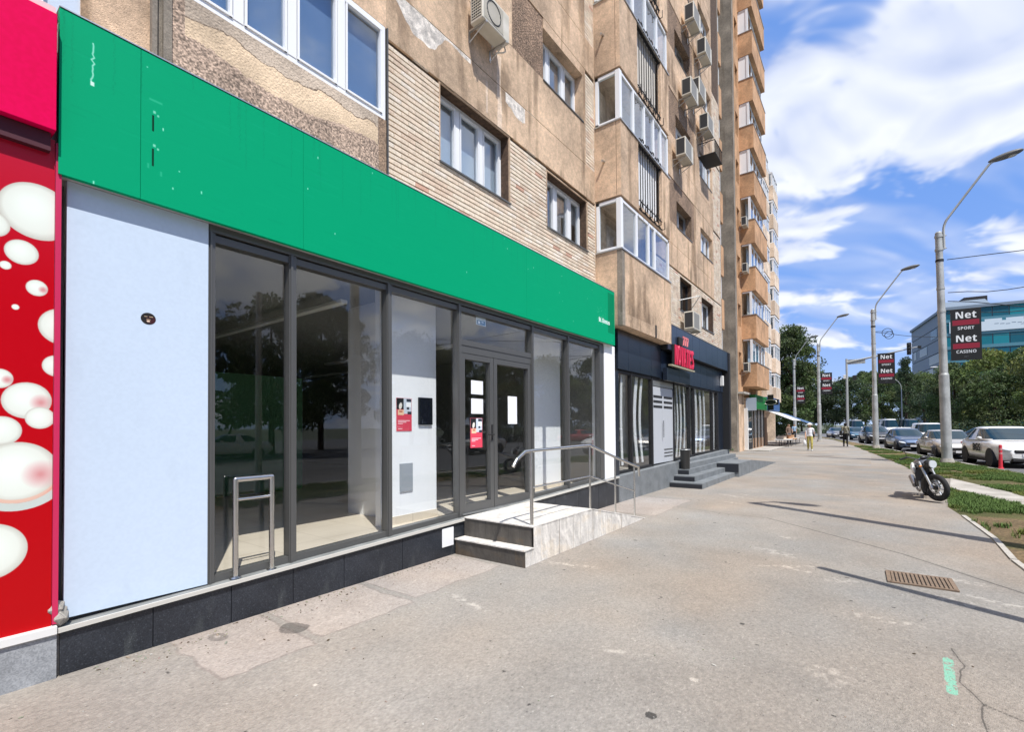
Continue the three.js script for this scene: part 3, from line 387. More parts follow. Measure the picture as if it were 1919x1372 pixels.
// ------------------------------------------------------------------ the pink shop at the near end
{
  const mPink = M({ map: dataTex(256, 256, (u, v) => { const n = (vn(u * 120, v * 120, 120, 120, 271) - 0.5) * 8 + (fbm(u * 4, v * 4, 3, 4, 273) - 0.5) * 8; return [222 + n, 2, 80 + n]; }, true, 2), roughness: 0.65, specularIntensity: 0.12 });
  const t = thing('pink_shopfront', 'shopfront with bright pink fascia above a red window print of pale bubbles', 'shopfront');
  part(t, 'fascia_panel', bx(-4.6, -4.15, 3.52, 4.28, 2.6, -0.708, 0.004), mPink);
  part(t, 'fascia_cap', bx(-4.62, -4.17, 4.283, 4.33, 2.6, -0.705), S({ color: L(0.75, 0.5, 0.52), roughness: 0.5 }));
  part(t, 'fascia_return', bx(-4.55, -4.2, 3.4, 3.515, 2.6, -0.69), S({ color: L(0.06, 0.004, 0.015), roughness: 0.7 }));
  const print = canvasTex(1024, 1024, (c, w, h) => {
    const g = c.createLinearGradient(0, 0, 0, h); g.addColorStop(0, '#b81c38'); g.addColorStop(0.3, '#b80014'); g.addColorStop(1, '#b2000a'); c.fillStyle = g; c.fillRect(0, 0, w, h);
    const bub = (x, y, r, hot = 1) => { const q = c.createRadialGradient(x - r * 0.15, y - r * 0.2, r * 0.2, x, y, r); q.addColorStop(0, '#e9f0e6'); q.addColorStop(0.75, '#dfe3d8'); q.addColorStop(1, '#c2c0b4'); c.fillStyle = q; c.beginPath(); c.arc(x, y, r, 0, 7); c.fill(); if (hot) { const k = c.createRadialGradient(x + r * 0.55, y + r * 0.1, 2, x + r * 0.55, y + r * 0.1, r * 0.5); k.addColorStop(0, 'rgba(190,60,70,0.5)'); k.addColorStop(1, 'rgba(200,60,80,0)'); c.fillStyle = k; c.beginPath(); c.arc(x, y, r, 0, 7); c.fill(); } };
    // px per metre: 1024 / 3.17; u runs from z = 2.45 (left) to z = -0.72 (right)
    const U = (z) => (2.45 - z) / 3.17 * w, Vv = (y) => (3.5 - y) / 3.16 * h, m = w / 3.17;
    for (const [z, y, r, k] of [[-0.64, 3.0, 0.18, 0], [-0.57, 2.72, 0.078, 0], [-0.5, 2.62, 0.027, 0], [-0.64, 2.51, 0.052, 1], [-0.545, 2.37, 0.018, 0], [-0.765, 2.28, 0.12, 0], [-0.735, 2.02, 0.07, 0], [-0.48, 1.92, 0.06, 1], [-0.6, 1.79, 0.115, 1], [-0.66, 1.68, 0.07, 0], [-0.49, 1.6, 0.09, 0], [-0.56, 1.34, 0.19, 1], [-0.44, 0.87, 0.17, 0], [-0.44, 2.86, 0.08, 0], [-0.2, 2.4, 0.2, 1], [0.1, 1.6, 0.16, 0], [0.3, 2.8, 0.12, 0], [0.6, 1.1, 0.24, 1], [0.9, 2.2, 0.18, 0], [1.4, 1.7, 0.3, 1], [1.9, 2.6, 0.2, 0]]) bub(U(z), Vv(y), r * m, k);
    c.strokeStyle = 'rgba(196,214,205,0.95)'; c.lineWidth = 16; c.beginPath(); c.arc(U(-0.56), Vv(1.36), 0.235 * m, 0.2, 2.6); c.stroke(); c.strokeStyle = 'rgba(222,180,160,0.9)'; c.lineWidth = 7; c.beginPath(); c.arc(U(-0.56), Vv(1.37), 0.21 * m, 0.5, 2.3); c.stroke();
  });
  const pg = new THREE.BoxGeometry(3.17, 3.16, 0.02); pg.rotateY(Math.PI / 2); pg.translate(-4.26, 1.92, 0.865); part(t, 'window_print', pg, M({ map: print, roughness: 0.3, specularIntensity: 0.45 }));
  part(t, 'print_frame', bx(-4.3, -4.235, 0.35, 3.48, -0.722, -0.75), S({ color: L(0.55, 0.02, 0.09), roughness: 0.4 }));
  part(t, 'sill', bx(-4.5, -4.215, 0.285, 0.34, 2.6, -0.745, 0.005), S({ color: L(0.72, 0.71, 0.68), roughness: 0.6 }));
  for (let k = 0; k < 9; k++) { const a = -0.744 + k * 0.29 + (k ? 0.1 : 0), b = -0.744 + (k + 1) * 0.29 + 0.1 - 0.004; part(t, 'base_tile', bx(-4.27, -4.235, -0.01, 0.283, a, Math.min(b, 2.6)), mGreyTile); }
  part(t, 'base_core', bx(-4.6, -4.272, -0.02, 0.283, 2.6, -0.742), mConcrete);
}

// ------------------------------------------------------------------ the navy-clad gaming hall
const yN = (z) => 0.545 + 0.018 * (-z - 9.45);
{
  const mNavy = M({ map: dataTex(256, 256, (u, v) => { const n = (fbm(u * 4, v * 4, 4, 4, 281) - 0.5) * 14; return [42 + n, 53 + n, 70 + n]; }, true, 3), roughness: 0.3 });
  const mNavyDark = M({ color: L(0.012, 0.018, 0.03), roughness: 0.28 });
  const mHallStone = S({ map: dataTex(512, 512, (u, v) => { const n = (vn(u * 170, v * 170, 170, 170, 283) - 0.5) * 30 + (fbm(u * 6, v * 6, 4, 6, 285) - 0.5) * 30; return [116 + n, 120 + n, 122 + n]; }, true, 1.2), roughness: 0.65 });
  const mDoorGrey = M({ color: L(0.5, 0.52, 0.55), roughness: 0.4 });
  const t = thing('navy_shopfront', 'navy blue panel shopfront with white ribbons behind its glass', 'shopfront');
  const z0 = -9.45, z1 = -19.3;
  part(t, 'plinth', prism([[z0, -0.02], [z1, -0.02], [z1, yN(z1)], [z0, yN(z0)]], -4.7, -4.25), mHallStone);
  for (let k = 0; k < 3; k++) part(t, 'cladding_panel', bx(-4.6, -4.36, yN(z0) + 0.75 * k + 0.002, yN(z0) + 0.75 * (k + 1) - 0.004, -9.452, -9.72), mNavyDark);
  for (const [a, b] of [[-9.73, -10.28], [-10.285, -10.98], [-10.985, -11.7], [-11.705, -12.4]]) part(t, 'cladding_panel', bx(-4.6, -4.37, 2.86, 3.72, a, b + 0.004), mNavyDark);
  for (let k = 0; k < 9; k++) { const w = (19.02 - 12.44) / 9, a = -12.44 - k * w; part(t, 'fascia_panel', bx(-4.24, -4.2, 3.62, 4.3, a - 0.005, a - w + 0.005), mNavy); part(t, 'cladding_panel', bx(-4.42, -4.38, 2.84, 3.6, a - 0.005, a - w + 0.005), mNavy); }
  part(t, 'fascia_box', J(bx(-4.7, -4.245, 3.63, 4.29, -12.44, -19.02), bx(-4.7, -4.425, 2.83, 3.62, -9.73, -19.02)), mDark);
  part(t, 'cap_flashing', bx(-4.72, -4.19, 4.302, 4.315, -12.4, -19.3), mAnod);
  part(t, 'end_pilaster', bx(-4.7, -4.16, yN(z1), 4.3, -19.03, -19.22, 0.01), mDark); part(t, 'end_pilaster', bx(-4.7, -4.18, yN(z1), 4.3, -19.235, -19.34, 0.01), mDark);
  part(t, 'wall_lamp', bx(-4.38, -4.26, 3.05, 3.42, -18.55, -18.68, 0.02), mWhiteMetal);
  // frames, panes
  const mu = [-9.74, -10.55, -11.85, -13.52, -14.98, -15.45, -17.62, -18.35];
  for (const z of mu) part(t, 'mullion', bx(-4.5, -4.4, yN(z), 2.845, z - 0.035, z + 0.035, 0.004), mDark);
  part(t, 'head_rail', bx(-4.5, -4.41, 2.78, 2.84, -9.74, -18.35), mDark);
  for (let i = 0; i + 1 < mu.length; i++) { if (i === 2) continue; const a = mu[i] - 0.037, b = mu[i + 1] + 0.037; part(t, 'pane', bx(-4.458, -4.452, yN(b) + 0.02, 2.78, a, b), i === 4 ? mWinGlass : mShopGlass); part(t, 'bottom_rail', bx(-4.5, -4.41, yN(b), yN(b) + 0.05, a, b), mDark); }
  part(t, 'navy_side_panel', bx(-4.5, -4.4, yN(-19), 2.84, -18.39, -19.02), mNavyDark);
  const d = group(t, 'door', 'pale grey door with dark slots near its top');
  part(d, 'leaf', bx(-4.47, -4.43, yN(-13.4) + 0.02, 2.62, -11.9, -12.66, 0.004), mDoorGrey); part(d, 'leaf', bx(-4.47, -4.43, yN(-13.4) + 0.02, 2.62, -12.67, -13.47, 0.004), mDoorGrey);
  for (let i = 0; i < 3; i++) { part(d, 'slot', bx(-4.432, -4.424, 2.34 - i * 0.13, 2.4 - i * 0.13, -11.98, -12.62), mDark); part(d, 'slot', bx(-4.432, -4.424, 2.34 - i * 0.13, 2.4 - i * 0.13, -12.74, -13.42), mDark); part(d, 'slot', bx(-4.432, -4.424, 0.78 + i * 0.09, 0.81 + i * 0.09, -12.74, -13.42), mAnod); }
  part(d, 'handle', rod([-4.39, 1.3, -12.6], [-4.39, 1.75, -12.6], 0.014), mSteel);
  part(t, 'door_transom', bx(-4.5, -4.42, 2.64, 2.78, -11.89, -13.48), mAlu);
  // white ribbons hung behind the glass
  const rib = (z, w, bow) => { const s = [], n = 14; for (let i = 0; i <= n; i++) { const y = 0.72 + (2.8 - 0.72) * i / n; s.push([z + Math.sin(i / n * Math.PI) * bow, y]); } const pts = [...s.map(([a, y]) => [a + w / 2, y]), ...s.reverse().map(([a, y]) => [a - w / 2, y])]; return prism(pts, -4.52, -4.505); };
  for (const [z, w, b] of [[-9.98, 0.16, 0.05], [-10.22, 0.1, 0.05], [-11.1, 0.15, 0.16], [-11.42, 0.12, 0.16], [-13.75, 0.1, -0.12], [-14.0, 0.1, -0.15], [-14.3, 0.12, -0.15], [-14.7, 0.1, -0.1], [-15.9, 0.2, -0.12], [-16.4, 0.18, -0.12], [-16.85, 0.16, -0.12], [-18.1, 0.12, -0.08]]) part(t, 'white_ribbon', rib(z, w, b), mPVC);
  part(t, 'interior_wall', bx(-6.2, -6.1, 0.5, 2.84, -9.5, -19), mRoom); part(t, 'interior_floor', bx(-6.2, -4.5, 0.4, 0.5, -9.5, -19), mRoom);
  part(t, 'interior_ceiling', bx(-6.2, -4.5, 2.84, 2.9, -9.5, -19), mRoom);
  part(t, 'display_box', bx(-4.9, -4.7, 1.05, 2.1, -10.25, -10.45), S({ color: L(0.6, 0.36, 0.1), roughness: 0.6 })); part(t, 'display_box', bx(-4.9, -4.7, 1.75, 2.3, -10.02, -10.2), S({ color: L(0.5, 0.03, 0.04), roughness: 0.6 }));
  part(t, 'lower_sign_panel', bx(-4.33, -4.22, 2.8, 3.13, -12.42, -13.4), mNavyDark); part(t, 'lower_sign_panel', bx(-4.33, -4.22, 2.8, 3.13, -13.41, -14.4), mNavyDark);

  // red letter sign
  const s = thing('red_letter_sign', 'black sign board with raised red letters and 777 above', 'sign', [-4.17, 3.18, -13.62]);
  const font = await new FontLoader().loadAsync('fonts/droid/droid_sans_bold.typeface.json');
  part(s, 'board', bx(-0.03, 0.03, 0.04, 0.6, 0.88, -0.88, 0.01), mDark);
  part(s, 'gold_strip', bx(-0.03, 0.06, 0.0, 0.035, 1.15, -0.9), S({ color: L(0.42, 0.38, 0.26), roughness: 0.5 }));
  const mRed = M({ color: L(0.72, 0.02, 0.075), roughness: 0.35 });
  const word = (str, size, wide, x, y, zc) => { const g = new TextGeometry(str, { font, size, depth: 0.02, curveSegments: 3, bevelEnabled: true, bevelSize: 0.006, bevelThickness: 0.006, bevelSegments: 1 }); g.computeBoundingBox(); const b = g.boundingBox; g.translate(-(b.min.x + b.max.x) / 2, -b.min.y, 0); g.scale(wide / (b.max.x - b.min.x), 1, 1); g.rotateY(Math.PI / 2); g.translate(x, y, zc); return g; };
  const chars = 'NOVATES', cw = 1.7 / chars.length; for (let i = 0; i < chars.length; i++) part(s, 'letter', word(chars[i], 0.52, cw * 0.8, 0.035, 0.06, 0.85 - cw * (i + 0.5)), mRed);
  part(s, 'crest', bx(-0.02, 0.03, 0.63, 0.86, 0.42, 0.14, 0.01), mDark);
  for (let i = 0; i < 3; i++) part(s, 'numeral', word('7', 0.24, 0.13, 0.03, 0.66, 0.06 - i * 0.17), M({ color: L(0.75, 0.2, 0.2), roughness: 0.4 }));

  // its grey granite steps and ramp
  const st = thing('granite_steps', 'grey granite steps and side ramp below the navy shopfront', 'steps');
  const mRiserShade = S({ color: L(0.018, 0.02, 0.026), roughness: 0.5 });  // shade on the near-facing risers, put in as near-black sheets
  const tier = (x, za, zb, y0, y1) => { part(st, 'step', bx(-4.25, x, y0, y1 - 0.001, za, zb), mHallStone); part(st, 'riser_shade', bx(-4.24, x - 0.01, y0 + 0.012, y1 - 0.03, za + 0.001, za + 0.014), mRiserShade); };
  tier(-3.42, -12.6, -16.2, 0, 0.14); tier(-3.7, -12.95, -16.2, 0.14, 0.28); tier(-3.95, -13.3, -19.3, 0.28, 0.42);
  part(st, 'platform_core', bx(-4.25, -3.951, 0, 0.279, -16.21, -19.3), mHallStone);
  part(st, 'top_slab', bx(-4.25, -4.03, 0.42, 0.56, -13.6, -19.3), mHallStone);
  part(st, 'ramp', prism([[-16.21, 0], [-23.6, 0.005], [-18.2, 0.419], [-16.21, 0.419]], -3.949, -3.3), mHallStone);
  part(st, 'riser_shade', bx(-3.945, -3.31, 0.15, 0.4, -16.19, -16.207), mRiserShade);  // painted shade on the end face of the ramp
  const bin = thing('litter_bin', 'dark round litter bin with a bag standing by the white door', 'bin', [-4.1, 0.42, -13.45]);
  part(bin, 'body', new THREE.CylinderGeometry(0.13, 0.12, 0.52, 20).translate(0, 0.262, 0), M({ color: L(0.05, 0.048, 0.045), roughness: 0.35, metalness: 0.5 }));
  part(bin, 'rim', new THREE.TorusGeometry(0.13, 0.014, 8, 22).rotateX(Math.PI / 2).translate(0, 0.53, 0), mAlu);
  const bag = new THREE.SphereGeometry(0.128, 16, 8, 0, 7, 0, 1.4); bag.scale(1, 0.35, 1); bag.translate(0, 0.525, 0); part(bin, 'bag', bag, mDark);
}
// ------------------------------------------------------------------ apartment block over the shops
const ST = 2.72, WX = -4.72;
function windowUnit(root, X, za, zb, y0, y1, mz, o = {}) { // window set back in an opening; za nearer end; mz: places of the uprights
  const w = group(root, 'window', o.label), f = o.f ?? 0.055, x1 = X - (o.rec ?? 0.16), x0 = x1 - 0.06, zs = [za, ...mz, zb], fr = [];
  fr.push(bx(x0, x1, y0, y0 + f, za, zb), bx(x0, x1, y1 - f, y1, za, zb), bx(x0, x1, y0 + f, y1 - f, za, za - f), bx(x0, x1, y0 + f, y1 - f, zb + f, zb));
  for (const m of mz) fr.push(bx(x0, x1 + 0.006, y0 + f, y1 - f, m - f * 0.75, m + f * 0.75));
  part(w, 'frame', J(fr), o.mat || mPVC);
  for (let i = 0; i + 1 < zs.length; i++) { const a = zs[i] - f * 0.7, b = zs[i + 1] + f * 0.7; part(w, 'pane', bx(x0 + 0.026, x0 + 0.032, y0 + f * 0.8, y1 - f * 0.8, a, b), o.glass || mWinGlass); if (!o.fewer) { const s = 0.022; part(w, 'sash', J(bx(x0 + 0.01, x1 + 0.014, y0 + f, y0 + f + s, a - 0.01, b + 0.01), bx(x0 + 0.01, x1 + 0.014, y1 - f - s, y1 - f, a - 0.01, b + 0.01), bx(x0 + 0.01, x1 + 0.012, y0 + f, y1 - f, a - 0.014, a - 0.014 - s), bx(x0 + 0.01, x1 + 0.012, y0 + f, y1 - f, b + 0.014 + s, b + 0.014)), o.mat || mPVC); } }
  if (o.blind_or_sky_tint) part(w, 'blind_or_sky_tint', bx(x0 - 0.05, x0 - 0.04, y0 + f + (o.drop ?? 0) * (y1 - y0), y1 - f, za, zb), o.backingMat || mBlind);
  if (o.sill !== false) part(w, 'sill', bx(x1 - 0.02, X + 0.025, y0 - 0.025, y0, za + 0.03, zb - 0.03), o.sillMat || mAnod);
  return w;
}
const block = thing('apartment_building', 'tall tan apartment block with brick bands and worn plaster above the shops', 'building');
const brickJobs = [];
function bricks(za, zb, y0, y1, holes, X = WX) { // running bond between two ends, whole courses, cut at openings
  const bl = 0.235, gap = 0.018, ch = 0.0675; let row = 0;
  for (let y = y0; y + ch <= y1 + 0.01; y += ch, row++) {
    let z = za + (row % 2 ? bl * 0.5 : 0);
    while (z > zb) {
      let a = Math.min(z, za), b = Math.max(z - bl + 0.006, zb), parts = [[a, b]]; z -= bl;
      for (const h of holes) if (y + ch * 0.6 > h[2] && y + ch * 0.4 < h[3]) parts = parts.flatMap(([p, q]) => p <= h[1] || q >= h[0] ? [[p, q]] : [[p, Math.max(q, h[0])], [Math.min(p, h[1]), q]].filter(([s, e]) => s - e > 0.03));
      for (const [p, q] of parts) if (p - q > 0.03) brickJobs.push([X, p, q, y, y + ch - gap - 0.001]);
    }
  }
}
{
  const zA = -3.76, zB = -9.38, zC = -12.52, zD = -20.4;
  const W2 = [-4.72, -6.3, 5.3, 6.4], W3 = [-7.47, -9.02, 5.3, 6.34];
  const W7 = [-15.2, -16.45, 5.25, 6.3], W8 = [-17.6, -19.2, 5.1, 6.15];
  const LV = 10;
  // storey one: brick facing round the windows
  part(block, 'mortar_wall', wallX(-5.0, WX - 0.022, zA, zB, 4.2, 6.42, [W2, W3]), mMortar);
  part(block, 'window_reveal', J([W2, W3].flatMap((h) => [bx(-4.99, WX + 0.004, h[2] - 0.02, h[2] - 0.002, h[0], h[1]), bx(-4.98, WX + 0.002, h[3] + 0.002, h[3] + 0.02, h[0] + 0.03, h[1] - 0.03), bx(-4.98, WX + 0.002, h[2], h[3], h[1] - 0.003, h[1] - 0.03), bx(-4.98, WX + 0.002, h[2], h[3], h[0] + 0.03, h[0] + 0.003)])), mPlaster);
  bricks(zA - 0.03, zB, 4.36, 6.4, [[W2[0] + 0.03, W2[1] - 0.03, W2[2] - 0.02, W2[3] + 0.02], [W3[0] + 0.03, W3[1] - 0.03, W3[2] - 0.02, W3[3] + 0.02]]);
  windowUnit(block, WX, ...W2.slice(0, 2).map((v, i) => v + (i ? 0.004 : -0.004)), W2[2], W2[3], [-5.24, -5.78], { blind_or_sky_tint: 1, rec: 0.17, label: 'white three light window with pale blinds' });
  windowUnit(block, WX, W3[0] - 0.004, W3[1] + 0.004, W3[2], W3[3], [-8.0, -8.55], { rec: 0.17, blind_or_sky_tint: 1, drop: 0.5, backingMat: mCurtain });
  part(block, 'mortar_wall', wallX(-5.0, WX - 0.022, zC, zD, 4.2, 6.42, [W7, W8]), mMortar);
  bricks(zC - 0.02, zD, 4.36, 6.4, [W7, W8]);
  windowUnit(block, WX, W7[0] - 0.004, W7[1] + 0.004, W7[2], W7[3], [-15.8], { rec: 0.14, mat: mDark, fewer: 1 });
  windowUnit(block, WX, W8[0] - 0.004, W8[1] + 0.004, W8[2], W8[3], [-18.4], { rec: 0.2, blind_or_sky_tint: 1, fewer: 1, backingMat: mCurtain });
  // peeling, rain-streaked plaster of the first spandrels
  const worn = dataTex(2048, 1024, (u, v) => {
    const z = -3.76 - u * 5.62, y = 6.42 + v * 2.6, a = fbm(z * 1.1 + 50, y * 1.1, 5, 0, 301), f = vn(z * 90, y * 90, 0, 0, 303), g = fbm(z * 16, y * 16, 2, 0, 305), s = fbm(z * 4.5, y * 0.7, 5, 0, 307), st = sst(0.52, 0.76, s);
    let k = 1 + (a - 0.5) * 0.44 + (f - 0.5) * 0.16 + (g - 0.5) * 0.18; let c = [203 * k, 176 * k * (1 - 0.02 * st), 148 * k * (1 - 0.04 * st)]; const q = 1 - st * 0.24; c = c.map((e) => e * q);
    const jag = (fbm(z * 3.2, y * 3.2, 4, 0, 311) - 0.5) * 0.42;
    const low = 7.1 - 0.42 * sst(-3.7, -4.35, z) + 0.36 * sst(-4.45, -4.9, z) + 0.02;   // patch where the paint has come off under the joint
    const bare = z < -3.85 && z > -5.35 && y < 7.12 && y > low + jag * 0.5 || z < -6.2 && z > -6.75 && y < 7.1 && y > 6.86 + jag * 0.9;
    if (bare) { const m = 0.75 + 0.4 * g + 0.2 * (f - 0.5); return [228 * m, 220 * m, 210 * m]; }
    if (Math.abs(z + 6.03 + (a - 0.5) * 0.1) < 0.05 && y < 7.6 || Math.abs(z + 5.72) < 0.025 && y < 7.0 && y > 6.5) return [c[0] * 1.08, c[1] * 1.12, c[2] * 1.18];
    return c;
  }); worn.wrapS = worn.wrapT = THREE.RepeatWrapping; worn.repeat.set(1 / 5.62, 1 / 2.6); worn.offset.set(-3.76 / 5.62, -6.42 / 2.6);
  const mWorn = S({ map: worn, roughness: 0.95, bumpMap: grainBump, bumpScale: 0.008 });
  for (let k = 0; k < LV; k++) {
    const y0 = 6.42 + ST * k, j = 7.115 + ST * k, s = 7.98 + ST * k, e = 9.14 + ST * k, wt = 8.95 + ST * k, m = k ? mPlaster : mWorn;
    part(block, 'plaster_panel', bx(-5.0, WX + 0.012, y0 + 0.004, j - 0.007, zA, zB + 0.0), m);
    part(block, 'plaster_panel', bx(-5.0, WX + 0.01, j + 0.007, s - 0.006, zA, -8.98), m);
    // window band of the next storey
    const h = [-7.37, -8.87, s, wt];
    part(block, 'plaster_panel', bx(-5.0, WX + 0.01, s + 0.004, e - 0.004, zA, -6.4), m);
    part(block, 'render_panel', bx(-5.0, WX - 0.002, s + 0.004, e - 0.004, -6.405, -7.365), mPebble);
    part(block, 'window_reveal', J(bx(-5.0, WX + 0.01, wt, e - 0.004, h[0] + 0.004, h[1] - 0.11), bx(-5.0, WX + 0.01, s - 0.002, wt, h[1], h[1] - 0.11)), mPlaster);
    windowUnit(block, WX, h[0], h[1], s, wt - 0.002, [-7.78, -8.36], { blind_or_sky_tint: 1, drop: k % 2 ? 0.2 : 0.02, backingMat: k % 3 ? mBlind : mCurtain, rec: 0.18, fewer: k > 1 });
    part(block, 'mortar_wall', bx(-5.0, WX - 0.018, j + 0.01, e - 0.004, -8.985, zB), mMortar);
    if (k < 4) bricks(-8.985, zB, j + 0.012, e - 0.02, [[-8.0, -8.981, 0, 99]]);
    // far half of the front, beyond the balconies
    const o1 = [-14.95, -16.5, s - 0.2, wt - 0.35], o2 = [-17.55, -19.15, s - 0.2, wt - 0.3];
    part(block, 'plaster_panel', bx(-5.0, WX + 0.012, y0 + 0.004, j - 0.007, zC, -19.3), mPlaster);
    part(block, 'plaster_panel', bx(-5.0, WX + 0.01, j + 0.007, s - 0.206, zC, -19.3), mPlaster);
    part(block, 'render_panel', wallX(-5.0, WX, zC, -16.8, s - 0.2, e - 0.004, [o1]), mPebble);
    part(block, 'plaster_panel', wallX(-5.0, WX + 0.008, -16.805, -19.3, s - 0.2, e - 0.004, [o2]), mPlaster);
    windowUnit(block, WX, o1[0], o1[1], o1[2], o1[3], [-15.7], { fewer: 1, blind_or_sky_tint: k % 2, rec: 0.2, mat: k % 2 ? mPVC : mAlu });
    windowUnit(block, WX, o2[0], o2[1], o2[2], o2[3], [-18.1, -18.6], { fewer: 1, blind_or_sky_tint: 1, drop: 0.3, rec: k === 1 ? 0.05 : 0.12 });
    part(block, 'mortar_wall', bx(-5.0, WX - 0.018, y0, e - 0.002, -19.305, zD), mMortar);
    if (k < 3) bricks(-19.31, zD, y0 + 0.01, e - 0.02, []);
    // wall behind the balconies
    part(block, 'plaster_panel', wallX(-5.0, WX, zB - 0.002, zC + 0.002, 3.72 + ST * k, 3.72 + ST * (k + 1), [[-10.3, -11.7, 4.0 + ST * k, 5.95 + ST * k]]), mPlaster);
  }
  // near end over the pink shop: enclosed loggia with white window, chipped parapet, concrete rib
  const chipped = dataTex(1024, 512, (u, v) => {
    const z = -1.5 - u * 2.26, y = 4.36 + v * 1.0, f = vn(z * 70, y * 70, 0, 0, 321), g = vn(z * 140, y * 140, 0, 0, 323), a = fbm(z * 2.5, y * 2.5, 4, 0, 325), jag = (fbm(z * 4, y * 4, 4, 0, 327) - 0.5) * 0.24;
    const k0 = 0.62 + 0.62 * f + 0.2 * (g - 0.5) + (a - 0.5) * 0.3; let c = [176 * k0, 154 * k0, 136 * k0];
    if (y > 5.0 + jag * 0.3 + (f - 0.5) * 0.035 - 0.09 * sst(-1.7, -2.3, z) * sst(-3.5, -2.6, z) && z < -1.6 && z > -3.62) { const k = 1 + (a - 0.5) * 0.4 + (f - 0.5) * 0.12; c = [208 * k, 185 * k, 156 * k]; if (y > 5.19 + jag * 0.75 + (g - 0.5) * 0.02) { const m = 0.75 + 0.5 * a + 0.15 * (f - 0.5); c = [178 * m, 163 * m, 146 * m]; } else if (y > 5.178 + jag * 0.75) c = [128, 112, 97]; }
    if (Math.hypot((z + 2.98) * 1.2, y - 4.66) < 0.06 + jag * 0.2) c = [128, 118, 108];
    if (z < -3.63) { const m = 0.8 + 0.4 * f; c = [142 * m, 120 * m, 100 * m]; }
    return c;
  }); chipped.wrapS = chipped.wrapT = THREE.RepeatWrapping; chipped.repeat.set(1 / 2.26, 1 / 1.0); chipped.offset.set(-1.5 / 2.26, -4.36);
  part(block, 'parapet', bx(-4.95, -4.67, 4.2, 5.345, -1.5, -3.745), S({ map: chipped, roughness: 1, bumpMap: mPebble.bumpMap, bumpScale: 0.004 }));
  part(block, 'concrete_rib', J(bx(-5, -4.64, 4.2, 31, -1.36, -1.395), bx(-5, -4.68, 4.2, 31, -1.395, -1.44), bx(-5, -4.645, 4.2, 31, -1.44, -1.5)), mGreyWall);
  part(block, 'plaster_panel', bx(-5, -4.7, 4.2, 31, -0.93, -1.36), mPlaster);
  part(block, 'pale_panel', bx(-5, -4.72, 4.2, 31, -0.72, -0.93), S({ color: L(0.5, 0.58, 0.68), roughness: 0.4 }));
  part(block, 'pale_panel', bx(-5, -4.66, 4.2, 31, -0.67, -0.72), mPVC);
  part(block, 'plaster_panel', bx(-5, -4.72, 4.35, 31, 3.4, -0.67), mPlaster);
  windowUnit(block, -4.66, -1.502, -3.74, 5.35, 6.5, [-2.04, -2.56, -3.13], { rec: 0.02, f: 0.06, blind_or_sky_tint: 1, drop: 0, backingMat: mSkyTint, sill: false, label: 'wide white framed window above the green fascia' });  // no real blind: the blue sheet stands for sky reflected in the panes
  for (let k = 0; k < LV; k++) { part(block, 'plaster_panel', bx(-5, -4.68, 6.505 + ST * k, 8.05 + ST * k, -1.502, -3.755), mPlaster); if (k) windowUnit(block, -4.66, -1.51, -3.74, 5.35 + ST * k, 6.5 + ST * k, [-2.6], { rec: 0.03, f: 0.06, fewer: 1, sill: false, blind_or_sky_tint: 1 }); }
  part(block, 'corner_bead', bx(-4.74, -4.66, 4.3, 6.5, -3.757, -3.775), mAnod);
  // dark flats behind the windows, floor slabs and roof
  part(block, 'inner_wall', bx(-6.0, -5.9, 4.3, 31.2, 3.4, zD), mRoom);
  for (let k = 0; k <= LV; k++) part(block, 'floor_slab', bx(-5.9, -5.01, 4.08 + ST * k, 4.2 + ST * k, 3.4, zD), mRoom);
  part(block, 'end_wall', bx(-12, -4.74, 0, 31.3, zD - 0.002, zD - 0.15), mGreyWall);
  part(block, 'end_wall', bx(-12, -4.74, 4.3, 31.3, 3.4, 3.6), mPlaster);
  part(block, 'roof', bx(-12, -4.5, 31.3, 31.6, 3.7, zD - 0.2), mConcrete);
}
// bricks: the 300 that show largest are parts, the others one mass
{
  brickJobs.sort((a, b) => Math.hypot(a[1], a[3] - 1.6, 4.7) - Math.hypot(b[1], b[3] - 1.6, 4.7));
  const cache = {}, rest = [[], [], [], [], []];
  brickJobs.forEach(([X, a, b, y0, y1], i) => {
    const r = hsh(i, 7, 11), v = r < 0.4 ? 0 : r < 0.72 ? 1 : r < 0.86 ? 4 : r < 0.975 ? 2 : 3, pr = 0.004 * hsh(i, 3, 5);
    if (i < 300) { const len = Math.round((a - b) * 200) / 200, key = len + ':' + (i % 4), g = cache[key] ||= (() => { const q = bx(-0.035, 0, 0, y1 - y0, -len / 2, len / 2); const uv = q.attributes.uv; for (let k = 0; k < uv.count; k++) uv.setXY(k, uv.getX(k) + (i % 4) * 0.41, uv.getY(k) + (i % 4) * 0.27); return q; })(); part(block, 'brick', g, mBricks[v]).position.set(X + pr, y0, (a + b) / 2); }
    else rest[v].push(bx(X - 0.035, X + pr, y0, y1, a, b));
  });
  rest.forEach((g, v) => { if (g.length) part(block, 'brickwork', J(g), mBricks[v]).userData.kind = 'stuff'; });
}
